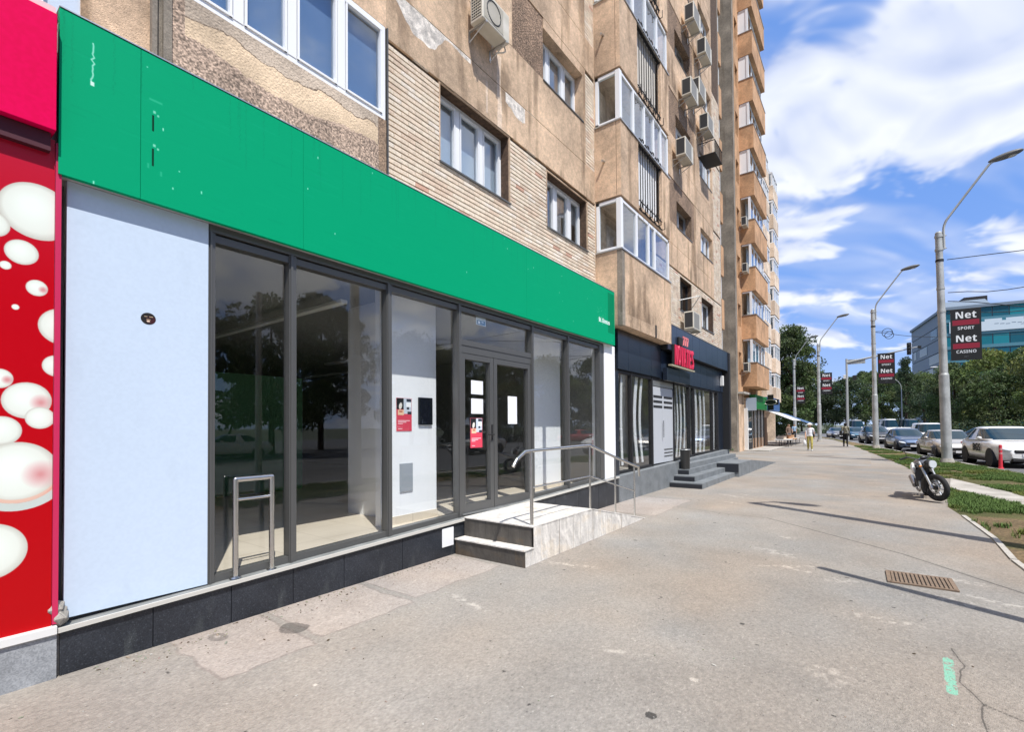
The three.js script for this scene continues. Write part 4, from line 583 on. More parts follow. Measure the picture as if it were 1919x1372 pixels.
// glazed balconies, one above another
{
  const zN = -9.42, zF = -12.5, XF = -4.12, XW = -4.72;
  const scroll = []; for (let i = 0; i < 5; i++) { const t = new THREE.TorusGeometry(0.085, 0.011, 5, 14, 5); t.rotateY(Math.PI / 2); t.translate(0, 0, 0); scroll.push(t.translate(0.05, 0.1, -0.15 - i * 0.3)); }
  scroll.push(rod([0.05, 0.2, 0], [0.05, 0.2, -1.5], 0.011, 0.011, 5), rod([0.05, 0, 0], [0.05, 0, -1.5], 0.011, 0.011, 5)); for (let i = 0; i < 6; i++) scroll.push(rod([0, 0, -i * 0.3], [0.12, 0, -i * 0.3], 0.009, 0.009, 5), rod([0.12, 0, -i * 0.3], [0.12, 0.18, -i * 0.3], 0.009, 0.009, 5));
  const scrollG = J(scroll); const tops = []; for (let i = 0; i < 9; i++) { const t = new THREE.TorusGeometry(0.06, 0.014, 5, 10, 4); t.rotateY(Math.PI / 2); tops.push(t.translate(0.05, (i % 2) * 0.05, -0.08 - i * 0.165)); } const topG = J(tops);
  for (let k = 0; k < 9; k++) {
    const y0 = 3.74 + 2.745 * k, s = 5.33 + 2.745 * k, t = y0 + 2.72, b = group(block, 'balcony', k === 0 ? 'lowest balcony, its corner bared to grey concrete' : undefined);
    part(b, 'slab', bx(XW, XF - 0.012, y0 + 0.002, y0 + 0.14, zN - 0.012, zF + 0.012), mPlaster);
    part(b, 'side_parapet', bx(XW, XF - 0.11, y0, s, zN, zN - 0.1), mPlaster); part(b, 'side_parapet', bx(XW, XF - 0.11, y0, s, zF + 0.1, zF), mPlaster);
    if (!k) {
      part(b, 'parapet', bx(XF - 0.1, XF, y0, s, zN - 0.14, zF), mPlaster); part(b, 'concrete_corner', bx(XF - 0.106, XF + 0.004, y0 - 0.01, s + 0.01, zN + 0.004, zN - 0.136), mGreyWall);
      part(b, 'drain_slot', bx(XF - 0.02, XF + 0.004, y0 - 0.002, y0 + 0.3, -11.32, -11.42), mDark);
    } else {
      part(b, 'parapet', bx(XF - 0.1, XF, y0, s, zN, -10.38), mPlaster); part(b, 'parapet', bx(XF - 0.1, XF, y0, s, -11.92, zF), mPlaster);
      part(b, 'rail_backing', bx(XF - 0.16, XF - 0.13, y0 + 0.15, s, -10.4, -11.9), k % 2 ? mPVC : mCurtain);
      const fewer = k > 3; for (let i = 0; i < 10; i++) part(b, 'bar', rod([XF - 0.05, y0 + 0.12, -10.47 - i * 0.15], [XF - 0.05, s, -10.47 - i * 0.15], 0.012, 0.012, 5), mBlackIron);
      part(b, 'rail', J(bx(XF - 0.075, XF - 0.025, s - 0.03, s, -10.38, -11.92), bx(XF - 0.075, XF - 0.025, y0 + 0.1, y0 + 0.13, -10.38, -11.92)), mBlackIron);
      if (!fewer) { const f = part(b, 'iron_scroll', scrollG, mBlackIron); f.position.set(XF - 0.05, k === 1 ? y0 + 0.05 : y0 - 0.05, -10.4); const f2 = part(b, 'iron_scroll', topG, mBlackIron); f2.position.set(XF - 0.05, s + 0.04, -10.4); }
    }
    part(b, 'sill', bx(XW, XF + 0.02, s + 0.001, s + 0.03, zN + 0.02, zF - 0.02), mAlu);
    // white glazing: front and near side
    const fy0 = s + 0.031, fy1 = t - 0.02, mz = k === 0 ? [-10.32, -11.05, -11.45] : k === 1 ? [-10.2, -10.85, -11.45, -11.95] : [-10.25, -11.0, -11.75];
    const fr = [bx(XF - 0.09, XF - 0.03, fy0, fy0 + 0.06, zN - 0.02, zF + 0.02), bx(XF - 0.09, XF - 0.03, fy1 - 0.06, fy1, zN - 0.02, zF + 0.02), bx(XF - 0.12, XF - 0.02, fy0, fy1, zN - 0.01, zN - 0.13), bx(XF - 0.09, XF - 0.03, fy0, fy1, zF + 0.09, zF + 0.02)];
    for (const m of mz) fr.push(bx(XF - 0.095, XF - 0.025, fy0 + 0.06, fy1 - 0.06, m - 0.04, m + 0.04));
    fr.push(bx(XW + 0.01, XF - 0.12, fy0, fy0 + 0.06, zN - 0.02, zN - 0.08), bx(XW + 0.01, XF - 0.12, fy1 - 0.06, fy1, zN - 0.02, zN - 0.08), bx(XW + 0.01, XW + 0.08, fy0, fy1, zN - 0.02, zN - 0.08));
    part(b, 'frame', J(fr), mPVC);
    const zs = [zN - 0.13, ...mz, zF + 0.09]; for (let i = 0; i + 1 < zs.length; i++) part(b, 'pane', bx(XF - 0.063, XF - 0.057, fy0 + 0.05, fy1 - 0.05, zs[i] - 0.03, zs[i + 1] + 0.03), mWinGlass);
    part(b, 'pane', bx(XW + 0.07, XF - 0.115, fy0 + 0.05, fy1 - 0.05, zN - 0.047, zN - 0.053), mGlass);
    if (k !== 0) part(b, 'curtain', bx(XW + 0.1, XW + 0.12, s, fy1, -10.4, -12.2), k % 2 ? mCurtain : mBlind);
  }
  part(block, 'drain_spout', rod([-4.5, 7.3, -9.42], [-4.5, 7.28, -9.32], 0.025), mAlu); part(block, 'drain_spout', rod([-4.5, 10.05, -9.42], [-4.5, 10.03, -9.32], 0.025), mAlu);
}
// air conditioners hung on the front
const fins = []; for (let i = 0; i < 9; i++) for (let q = 0; q < 1; q++) fins.push(bx(-0.11, 0.11, -0.21 + i * 0.052, -0.195 + i * 0.052, 0.401, 0.408)); for (let i = 0; i < 6; i++) fins.push(bx(-0.11 + i * 0.044, -0.104 + i * 0.044, -0.22, 0.225, 0.4005, 0.406));
const acFins = J(fins), acCase = bx(-0.15, 0.15, -0.275, 0.275, -0.4, 0.4, 0.02), acSlots = (() => { const g = []; for (let i = 0; i < 26; i++) g.push(bx(0.15, 0.158, -0.23, 0.23, -0.2 + i * 0.0215, -0.192 + i * 0.0215)); return J(g); })();
const acDarkSide = bx(-0.12, 0.12, -0.225, 0.235, 0.395, 0.4005), acDarkFront = bx(0.148, 0.1508, -0.235, 0.235, -0.205, 0.355);
const acBracket = J(bx(-0.27, 0.16, -0.305, -0.276, -0.02, 0.02), bx(-0.27, -0.25, -0.5, -0.276, -0.02, 0.02), rod([-0.26, -0.49, 0], [0.12, -0.3, 0], 0.012, 0.012, 5));
const mCase = M({ map: dataTex(128, 128, (u, v) => { const n = (fbm(u * 6, v * 6, 4, 6, 341) - 0.5) * 34; return [206 + n, 200 + n, 186 + n * 1.2]; }, true, 1), roughness: 0.5 }), mFan = S({ color: L(0.03, 0.03, 0.032), roughness: 0.7 });
function airCon(x, y, z, label, o = {}) {
  const t = thing('air_conditioner', label, 'air conditioner', [x, y, z], o.turn || 0, 'air conditioners on the apartment fronts');
  part(t, 'casing', acCase, mCase); part(t, 'side_louvre', acDarkSide, mFan); part(t, 'front_grille', acDarkFront, S({ color: L(0.24, 0.235, 0.22), roughness: 0.7 }));
  if (!o.small) { part(t, 'louvre_bars', acFins, mCase); part(t, 'grille_bars', acSlots, mCase); const fan = new THREE.TorusGeometry(0.2, 0.012, 6, 24); fan.rotateY(Math.PI / 2); part(t, 'fan_ring', fan.translate(0.155, 0, 0.08), mFan); part(t, 'pipe', tube([[0.0, -0.2, -0.41], [0.02, -0.34, -0.43], [-0.08, -0.4, -0.3], [-0.2, -0.36, -0.34], [-0.26, -0.1, -0.36], [-0.26, 0.3, -0.37]], 0.014, 24, 6), mCase); }
  for (const s of [0.3, -0.3]) { const b = part(t, 'bracket', acBracket, mAlu); b.position.z = s; }
  return t;
}
airCon(-4.5, 7.74, -5.56, 'large air conditioner hung above the blinded window over the green fascia').scale.setScalar(0.8);
airCon(-4.44, 4.87, -15.5, 'air conditioner resting just above the navy fascia under an open window', { small: 1 });
for (const [y, z, l] of [[10.0, -14.9, 'lone air conditioner beside the balconies, lowest in its column'], [12.2, -15.55, 'air conditioner in a close pair, the nearer one'], [12.75, -16.5, 'air conditioner in a close pair, the farther one'], [14.6, -17.3, 'air conditioner next to the white loggia frame high up'], [14.85, -15.95, 'air conditioner highest in the picture on the tan plaster'], [12.1, -17.5, 'air conditioner above the dark iron cage']]) airCon(-4.44, y, z, l, { small: 1 });
{
  const t = thing('iron_cage', 'dark iron cage shelf hung on the upper tan wall', 'wall cage', [-4.45, 11.05, -17.9]);
  part(t, 'tray', bx(-0.26, 0.3, 0, 0.03, -0.5, 0.5), mBlackIron); for (let i = 0; i < 8; i++) part(t, 'bar', rod([0.29, 0, -0.48 + i * 0.137], [0.29, 0.45, -0.48 + i * 0.137], 0.014, 0.014, 5), mBlackIron);
  part(t, 'top_rail', J(rod([0.29, 0.45, -0.5], [0.29, 0.45, 0.5], 0.016, 0.016, 5), rod([-0.26, 0.45, 0.5], [0.29, 0.45, 0.5], 0.016, 0.016, 5)), mBlackIron);
  const a = thing('clothes_rack', 'thin metal arm bracket fixed beside the open window above the navy fascia', 'bracket', [-4.7, 5.5, -15.0]);
  part(a, 'arm', rod([0, 0, 0], [0.5, 0.16, -0.5], 0.013), mAlu); part(a, 'arm', rod([0, -0.02, -1.3], [0.5, 0.16, -0.5], 0.013), mAlu);
}
// ------------------------------------------------------------------ the farther blocks
{
  const t = thing('apartment_building', 'orange tan apartment tower with stacked glazed balconies beyond the brick block', 'building');
  const XR = -7.5, XB = -6.42, SP = 3.0, zs = -31.3, ze = -39.6;
  part(t, 'recess_wall', bx(-12, XR, 0, 43, -20.6, zs), mGreyWall);
  part(t, 'grey_side_wall', bx(-12, XB - 0.01, 0, 43, zs, zs - 0.4), mGreyWall);
  const holes = []; for (let k = 0; k < 13; k++) holes.push([-31.95, -32.75, 4.75 + SP * k, 6.15 + SP * k]);
  part(t, 'front_wall', wallX(-7.2, XB, zs - 0.402, ze, 3.6, 43, holes), mOrange);
  for (const h of holes) { const w = group(t, 'window'); part(w, 'frame', J(bx(-6.8, -6.72, h[2], h[3], -31.95, -32.02), bx(-6.8, -6.72, h[2], h[3], -32.68, -32.75)), mAnod); part(w, 'pane', bx(-6.77, -6.76, h[2], h[3], -32.02, -32.68), mWinGlass); }
  part(t, 'inner_wall', bx(-8.4, -8.3, 0, 43, zs - 0.5, ze), mRoom);
  // small orange bays in the recess
  for (let k = 0; k < 13; k++) {
    const y = 4.0 + SP * k, b = group(t, 'bay');
    part(b, 'parapet', bx(XR, -6.5, y, y + 1.65, -24.2, -28.8), mOrange);
    part(b, 'window_frame', J(bx(XR, -6.6, y + 1.65, y + 1.72, -24.3, -28.7), bx(-6.66, -6.6, y + 1.72, y + 2.98, -26.3, -26.4), bx(-6.66, -6.6, y + 1.72, y + 2.98, -28.6, -28.7), bx(-6.66, -6.6, y + 1.72, y + 2.98, -27.4, -27.5)), mPVC);
    part(b, 'pane', bx(-6.64, -6.63, y + 1.72, y + 2.98, -24.3, -28.6), mWinGlass);
  }
  // deep glazed balconies
  const balc = (zA, zB, XF, mat) => { for (let k = 0; k < 13; k++) {
    const y = 4.05 + SP * k, s = y + 1.48, T = y + SP - 0.02, b = group(t, 'balcony');
    part(b, 'parapet', J(bx(XF - 0.12, XF, y, s, zA, zB), bx(XB, XF - 0.12, y, s, zA, zA - 0.12), bx(XB, XF - 0.12, y, s, zB + 0.12, zB), bx(XB, XF - 0.12, y, y + 0.15, zA - 0.12, zB + 0.12)), mat);
    part(b, 'sill', bx(XB, XF + 0.03, s, s + 0.04, zA + 0.03, zB - 0.03), mAlu);
    const fr = [bx(XF - 0.36, XF - 0.23, s + 0.04, T, zA - 0.02, zA - 0.16)]; const n = 4; for (let i = 1; i <= n; i++) fr.push(bx(XF - 0.3, XF - 0.24, s + 0.04, T, zA - 0.1 - (zA - zB - 0.2) * i / n + 0.05, zA - 0.1 - (zA - zB - 0.2) * i / n - 0.05));
    fr.push(bx(XF - 0.3, XF - 0.24, s + 0.04, s + 0.11, zA - 0.1, zB + 0.1), bx(XF - 0.3, XF - 0.24, T - 0.08, T, zA - 0.1, zB + 0.1), bx(XB + 0.05, XF - 0.36, T - 0.08, T, zA - 0.03, zA - 0.09));
    part(b, 'frame', J(fr), mPVC);
    for (let i = 0; i < n; i++) { const a = zA - 0.1 - (zA - zB - 0.2) * i / n - 0.05, c = zA - 0.1 - (zA - zB - 0.2) * (i + 1) / n + 0.05; part(b, 'pane', bx(XF - 0.275, XF - 0.268, s + 0.1, T - 0.07, a, c), mWinGlass); }
    part(b, 'side_pane', bx(XB, XF - 0.35, s + 0.04, T - 0.07, zA - 0.055, zA - 0.062), k > 3 ? mPVC : mGlass);
    part(b, 'curtain', bx(XB + 0.2, XB + 0.22, s, T, zA - 0.6, zB + 0.3), k % 2 ? mCurtain : mBlind);
  } };
  balc(-33.0, -37.5, -5.6, mOrange);
  part(t, 'roof', bx(-12, -5.4, 43, 43.4, -20.7, ze), mConcrete);
  part(t, 'base_wall', bx(-7.2, XB + 0.02, 0, 3.6, zs - 0.41, -33.2), mPlaster); part(t, 'drip_canopy', bx(-7, XB + 0.35, 3.55, 3.66, -31.6, -33.4), mConcrete);
  airCon(-7.2, 13.6, -28.95, 'air conditioner on the grey recess wall, highest one', { small: 1 }); airCon(-7.2, 10.4, -28.95, 'air conditioner on the grey recess wall, middle one', { small: 1 }); airCon(-7.2, 8.2, -28.95, 'air conditioner on the grey recess wall, lowest one', { small: 1 });
  airCon(-6.1, 14.3, -32.75, 'air conditioner clamped to the side of an orange balcony, high up', { small: 1 }); airCon(-6.1, 11.4, -32.75, 'air conditioner with round fan on the side of an orange balcony', { small: 1 }); airCon(-6.1, 5.2, -32.75, 'air conditioner on the side of the lowest orange balcony', { small: 1 });

  const c = thing('apartment_building', 'beige apartment block with pale bay windows, farthest in the row', 'building');
  part(c, 'wall', bx(-16, -8.0, 3.75, 26.5, -39.7, -57), mBeige); part(c, 'cornice', bx(-16, -7.7, 26.5, 27, -39.7, -57), mConcrete); part(c, 'ground_floor_wall', bx(-16, -9.6, 0, 3.74, -39.7, -57), mBeige); part(c, 'end_wall', bx(-9.59, -8.0, 0, 3.74, -56.8, -57), mBeige);
  for (const zc of [-43, -48.3, -53.6]) for (let k = 0; k < 8; k++) { const y = 3.9 + 2.8 * k, b = group(c, 'bay_window'); part(b, 'parapet', bx(-8.0, -7.2, y, y + 1.35, zc + 1.5, zc - 1.5), mBeige); part(b, 'frame', J(bx(-8.0, -7.25, y + 1.35, y + 1.42, zc + 1.45, zc - 1.45), bx(-8.0, -7.23, y + 2.55, y + 2.7, zc + 1.48, zc - 1.48), ...[1.45, 0.5, -0.45, -1.38].map((q) => bx(-7.32, -7.25, y + 1.42, y + 2.55, zc + q, zc + q - 0.08)), bx(-8.0, -7.9, y + 1.42, y + 2.55, zc + 1.44, zc + 1.36), bx(-7.4, -7.31, y + 1.42, y + 2.55, zc + 1.44, zc + 1.36)), mPVC); part(b, 'pane', bx(-7.29, -7.285, y + 1.42, y + 2.55, zc + 1.4, zc - 1.4), mWinGlass); part(b, 'side_pane', bx(-7.9, -7.4, y + 1.42, y + 2.55, zc + 1.41, zc + 1.405), mWinGlass); part(b, 'inner_face', bx(-7.85, -7.8, y + 1.4, y + 2.6, zc + 1.3, zc - 1.4), mRoom); }
}
{ // small shops under the far blocks
  const t = thing('pharmacy_shopfront', 'pharmacy shopfront with green sign box and barred glass', 'shopfront');
  const mG = M({ color: L(0.02, 0.2, 0.055), roughness: 0.35 });
  part(t, 'sign_box', bx(-6.4, -6.05, 2.7, 3.65, -34.9, -39.4, 0.02), mG);
  const cr = part(t, 'cross_emblem', J(bx(-0.03, 0.03, -0.55, 0.55, -0.2, 0.2), bx(-0.029, 0.029, -0.2, 0.2, -0.55, 0.55)), mDark, 'dark cross shaped emblem on a bracket'); cr.rotation.y = Math.PI / 2 - 0.3; cr.position.set(-5.7, 3.25, -38.6);
  part(t, 'oval_plate', new THREE.TorusGeometry(0.42, 0.05, 6, 24).scale(1, 0.42, 1).rotateY(-0.3).translate(-5.7, 3.25, -38.55), mAlu);
  part(t, 'door_frame', bx(-6.4, -6.25, 0, 2.7, -33.4, -34.85), mDark); part(t, 'door_pane', bx(-6.26, -6.24, 0.5, 2.5, -33.6, -34.6), mWinGlass);
  part(t, 'glazing', bx(-6.4, -6.3, 0.75, 2.7, -34.9, -39.4), mShopGlass); for (let i = 0; i < 8; i++) part(t, 'bar', bx(-6.3, -6.24, 0.1, 2.7, -34.95 - i * 0.62, -35.03 - i * 0.62), i % 2 ? mDark : mAlu);
  part(t, 'dado', bx(-6.4, -6.31, 0, 0.75, -34.9, -39.4), mOrange); part(t, 'back_wall', bx(-7.6, -7.5, 0, 2.7, -33.4, -39.4), mRoom);
  part(t, 'apron', bx(-6.4, -5.0, 0.003, 0.06, -33, -40), mConcrete); part(t, 'pale_post', bx(-6.4, -6.2, 0, 2.7, -33.15, -33.38), mWhiteMetal); part(t, 'pale_sign', bx(-6.3, -5.7, 2.55, 3.35, -33.2, -33.26), S({ color: L(0.35, 0.42, 0.5), roughness: 0.5 }));
  const a = thing('awning_shop', 'small shop with blue sign and pale sloping awning', 'shopfront');
  part(a, 'sign_box', bx(-6.5, -6.05, 2.75, 3.75, -40.3, -45.5, 0.02), M({ color: L(0.05, 0.12, 0.28), roughness: 0.4 }));
  part(a, 'awning', prism([[-40.4, 2.7], [-45.6, 2.7], [-45.6, 2.66], [-40.4, 2.66]], -6.3, -6.25), mWhiteMetal);
  const aw = new THREE.BoxGeometry(1.9, 0.03, 5.2); aw.rotateZ(-0.42); aw.translate(-5.4, 2.35, -43); part(a, 'awning_cloth', metreUV(aw), mWhiteMetal, 'pale awning cloth');
  const aw2 = new THREE.BoxGeometry(2.4, 0.03, 4.5); aw2.rotateZ(-0.4); aw2.translate(-5.2, 2.2, -48.8); part(a, 'awning_cloth', metreUV(aw2), M({ color: L(0.06, 0.12, 0.24), roughness: 0.7 }), 'blue awning cloth');
  part(a, 'counter', bx(-7.4, -6.9, 0, 1.0, -40.6, -45), mOrange); part(a, 'sign_panel', bx(-6.55, -6.2, 0.1, 2.2, -40, -40.2), S({ color: L(0.1, 0.06, 0.04), roughness: 0.8 }));
  for (let i = 0; i < 3; i++) { const s = thing('market_stand', ['low produce stand nearest the pharmacy', 'low produce stand in the middle under the pale awning', 'low produce stand farthest under the blue awning'][i], 'stand', [-5.3, 0, -41.6 - i * 2.6]); part(s, 'top', bx(-0.5, 0.5, 0.5, 0.56, -0.9, 0.9), i === 1 ? mOrange : mWhiteMetal); for (const [x, z] of [[-0.4, -0.8], [0.4, -0.8], [-0.4, 0.8], [0.4, 0.8]]) part(s, 'leg', rod([x, 0, z], [x, 0.5, z], 0.025), mAnod); part(s, 'crate', bx(-0.4, 0.1, 0.56, 0.78, -0.7, 0.5), i ? mOrange : mBeige); }
}
// ------------------------------------------------------------------ glass office building far behind the trees
{
  const t = thing('office_building', 'modern office building with teal glass front and grey metal side', 'building', [15.5, 0, -165], 7.8 * D2R);
  const H = 31, W = 46, D = 34, rows = 9, cols = 15, rh = H / rows;
  const mTeal = [[0.01, 0.15, 0.19], [0.015, 0.2, 0.24], [0.01, 0.1, 0.14]].map((c) => M({ color: L(...c), roughness: 0.25, specularIntensity: 0.5 }));
  const mMetal = M({ color: L(0.17, 0.215, 0.265), roughness: 0.65, metalness: 0.1 });
  part(t, 'core', bx(0.3, W, 0, H - 0.2, -0.3, -D), mMetal);
  const pg = new THREE.BoxGeometry(W / cols - 0.22, rh - 0.9, 0.2);
  for (let r = 3; r < rows; r++) { for (let c = 0; c < cols; c++) part(t, 'glass_pane', pg, mTeal[Math.floor(hsh(r, c, 19) * 3)]).position.set((c + 0.5) * W / cols, (r + 0.58) * rh, -0.2); part(t, 'spandrel', bx(0, W, r * rh - 0.05, r * rh + 0.75, -0.3, 0.05), M({ color: L(0.07, 0.2, 0.25), roughness: 0.2 })); }
  part(t, 'lower_front', bx(0, W, 0, 3 * rh - 0.1, -0.3, 0), mTeal[2]);
  part(t, 'roof_edge', bx(-0.4, W, H - 0.2, H + 0.5, 0.3, -D), mMetal);
  part(t, 'plant_room', bx(5, 9.5, H + 0.5, H + 3.4, -4, -9), mDark); part(t, 'roof_slope', prism([[-0.2, H + 0.5], [-8, H + 0.5], [-4, H + 2.6]], 0.2, 9), mMetal);
  for (let r = 3; r < rows; r++) part(t, 'metal_band', bx(0.02, 0.28, r * rh + 0.1, (r + 1) * rh - 0.1, -0.4, -D), mMetal);
  for (const [r, a, b] of [[7, -6, -12], [6, -16, -24], [5, -3, -14], [4, -10, -16], [6, -28, -31]]) part(t, 'window_opening', bx(-0.06, 0.1, r * rh + 0.8, (r + 1) * rh - 0.3, a, b), mTeal[2]);
  const ban = canvasTex(1024, 160, (c) => { c.fillStyle = '#c3cfd6'; c.fillRect(0, 0, 1024, 160); c.fillStyle = '#2f7384'; for (let i = 0; i < 6; i++) c.fillRect(90 + i * 165, 0, 30, 30); c.fillStyle = '#8c5a66'; for (let i = 0; i < 5; i++) c.fillRect(60 + i * 34, 74, 24, 14); c.fillStyle = '#6f7f90'; for (let i = 0; i < 14; i++) c.fillRect(360 + i * 44, 66 + (i % 3) * 6, 34, 10); for (let i = 0; i < 9; i++) c.fillRect(560 + i * 40, 96, 30, 8); });
  const bg = new THREE.BoxGeometry(24, 2.9, 0.1); bg.translate(13, 7.6 * rh, 0.2); part(t, 'banner', bg, S({ map: ban, roughness: 0.7 }));
}
// ------------------------------------------------------------------ street lamps, banners, signals, wires
const lampArm = tube([[0.16, 8.75, 0], [0.16, 9.6, 0], [0.28, 9.95, 0], [1.55, 11.75, 0], [1.72, 11.84, 0]], 0.042, 40, 8, 0.15);
const lampHead = (() => { const g = new THREE.SphereGeometry(1, 16, 10); g.scale(0.5, 0.12, 0.19); g.translate(2.02, 11.94, 0); const p = g.attributes.position; for (let i = 0; i < p.count; i++) { const u = (p.getX(i) - 1.56) / 0.92; p.setZ(i, p.getZ(i) * (0.55 + 0.6 * u)); p.setY(i, p.getY(i) + (u - 0.5) * 0.14); } g.computeVertexNormals(); return g; })();
const lampLens = (() => { const g = new THREE.SphereGeometry(1, 14, 8); g.scale(0.22, 0.06, 0.12); g.translate(2.12, 11.89, 0); return g; })();
const poleG = metreUV(J(new THREE.CylinderGeometry(0.115, 0.135, 5.9, 18).translate(0, 6.5, 0), new THREE.CylinderGeometry(0.165, 0.175, 3.6, 18).translate(0, 1.8, 0), new THREE.CylinderGeometry(0.135, 0.165, 0.08, 18).translate(0, 3.64, 0), new THREE.CylinderGeometry(0.09, 0.115, 0.04, 18).translate(0, 9.47, 0)));
const collarG = (y, r) => new THREE.CylinderGeometry(r, r, 0.09, 16).translate(0, y, 0);
function lamp(x, z, label, o = {}) {
  const t = thing('street_lamp', label, 'street lamp', [x, o.y || 0, z], o.turn || 0, 'street lamps along the pavement');
  part(t, 'pole', poleG, mGalv); part(t, 'arm', lampArm, mGalv); part(t, 'lamp_head', lampHead, S({ color: L(0.13, 0.13, 0.125), roughness: 0.5 })); part(t, 'lens', lampLens, M({ color: L(0.5, 0.5, 0.46), roughness: 0.15 }));
  part(t, 'base', new THREE.CylinderGeometry(0.2, 0.26, 0.22, 14).translate(0, 0.1, 0), mConcrete);
  for (const [y, r] of [[9.3, 0.135], [8.75, 0.14], [8.3, 0.135], [7.15, 0.135], [6.2, 0.14]]) part(t, 'clamp_band', collarG(y, r), y === 8.3 ? mDark : mGalv);
  for (const y of [9.3, 8.78]) part(t, 'arm_bracket', rod([0.1, y, 0], [0.24, y, 0], 0.02, 0.02, 6), mGalv);
  if (o.lean) t.rotation.z = o.lean;
  if (o.s) t.scale.setScalar(o.s);
  return t;
}
const banTex = canvasTex(256, 560, (c, w, h) => { c.fillStyle = '#0b0d10'; c.fillRect(0, 0, w, h); const blk = (y, s) => { c.fillStyle = '#e6e9ea'; c.textAlign = 'center'; c.font = 'bold 104px sans-serif'; c.fillText('Net', w / 2, y + 86, 214); c.fillStyle = '#8a0c2c'; c.fillRect(16, y + 104, w - 32, 58); c.fillStyle = '#d5d8da'; c.font = 'bold 46px sans-serif'; c.fillText(s, w / 2, y + 212, 214); }; blk(14, 'SPORT'); blk(276, 'CASINO'); c.fillStyle = '#5a5f63'; c.font = '22px sans-serif'; c.fillText('BET', w / 2, 536, 90); });
const mBan = S({ map: banTex, roughness: 0.7 });
function banner(x, y, z, label, turn = 0) { const t = thing('banner', label, 'banner', [x, y, z], turn, 'black advertising banners on the lamps'); const g = new THREE.BoxGeometry(0.92, 2.02, 0.03); part(t, 'sheet', g.translate(0.62, 0, 0), mBan); part(t, 'holder', rod([0.12, 1.02, 0], [1.1, 1.02, 0], 0.018, 0.018, 6), mDark); part(t, 'holder', rod([0.12, -1.02, 0], [1.1, -1.02, 0], 0.018, 0.018, 6), mDark); return t; }
lamp(2.47, -26.2, 'tall grey street lamp behind the parked motorcycle', { lean: 0.012 }); banner(2.5, 5.2, -26.2, 'largest black banner, hung on the lamp behind the motorcycle', 0.1);
lamp(0.28, -41.0, 'grey street lamp between the blue car and the pavement', { lean: 0.004 }); banner(0.3, 5.4, -41.0, 'black banner on the lamp in front of the blue car', 0.1);
lamp(-3.95, -55.0, 'grey street lamp on the pavement behind the white clad walker', {}); banner(-3.95, 5.6, -55.0, 'black banner on the lamp beside the big dark tree', 0.1);
lamp(-7.2, -66.0, 'slim far street lamp next to the dark tree trunk', {}); banner(-7.2, 5.2, -66, 'smallest black banner far down the pavement', 0.1);
// two that stand outside the frame; their shadows cross the pavement
lamp(3.0, -8.3, 'street lamp beside the grass near the viewer', { turn: -0.17 });
{ const t = thing('sign_post', 'plain grey post beside the grass close to the viewer', 'post', [1.95, 0, -5.11]); part(t, 'pole', rod([0, 0, 0], [0, 4.6, 0], 0.075, 0.055, 14), mGalv); part(t, 'base', new THREE.CylinderGeometry(0.14, 0.16, 0.12, 12).translate(0, 0.05, 0), mConcrete); }
{ // signal mast
  const t = thing('traffic_signal', 'traffic signal hung from a long tapered mast arm', 'traffic signal', [-1.93, 0, -62]);
  part(t, 'pole', rod([0, 0, 0], [0, 8.6, 0], 0.13, 0.1, 14), mGalv); part(t, 'mast_arm', J(rod([0, 8.2, 0], [5.9, 9.3, 0], 0.12, 0.05, 10), bx(0, 1.6, 8.0, 8.5, -0.03, 0.03)), mGalv); part(t, 'signal_head', bx(4.95, 5.3, 8.55, 9.75, -0.15, 0.2, 0.05), mDark); for (let i = 0; i < 3; i++) part(t, 'signal_lens', new THREE.SphereGeometry(0.11, 10, 6).translate(5.125, 9.5 - i * 0.32, 0.17), mRubber); part(t, 'camera_box', bx(5.8, 6.05, 9.1, 9.35, -0.1, 0.25), mDark); part(t, 'side_signal', bx(0.5, 0.85, 6.3, 6.8, -0.1, 0.15, 0.03), mDark); part(t, 'junction_box', bx(-0.3, -0.1, 6.5, 6.9, -0.15, 0.15, 0.02), mWhiteMetal);
}
{ // lamps on the far side of the road
  const far = [[12.5, -52, 'curved arm street lamp in front of the teal glass', 8.4], [9.5, -92, 'thin curved arm lamp left of the glass building', 8], [4.5, -110, 'small far lamp above the dark trees', 8], [15.5, -66, 'far street lamp whose bright head shows before the glass front', 8.8]];
  for (const [x, z, l, h] of far) { const t = thing('road_lamp', l, 'street lamp', [x, -0.12, z], 0, 'lamps across the road'); part(t, 'pole', rod([0, 0, 0], [0, h, 0], 0.12, 0.07, 10), S({ color: L(0.12, 0.15, 0.2), roughness: 0.5 })); part(t, 'arm', tube([[0, h - 0.1, 0], [-0.1, h + 0.8, 0], [-0.7, h + 1.7, 0], [-1.6, h + 1.95, 0]], 0.045, 20, 6), mGalv); part(t, 'lamp_head', ball(-2.0, h + 1.97, 0, 0.45, 0.09, 0.15, 12), mWhiteMetal); }
}
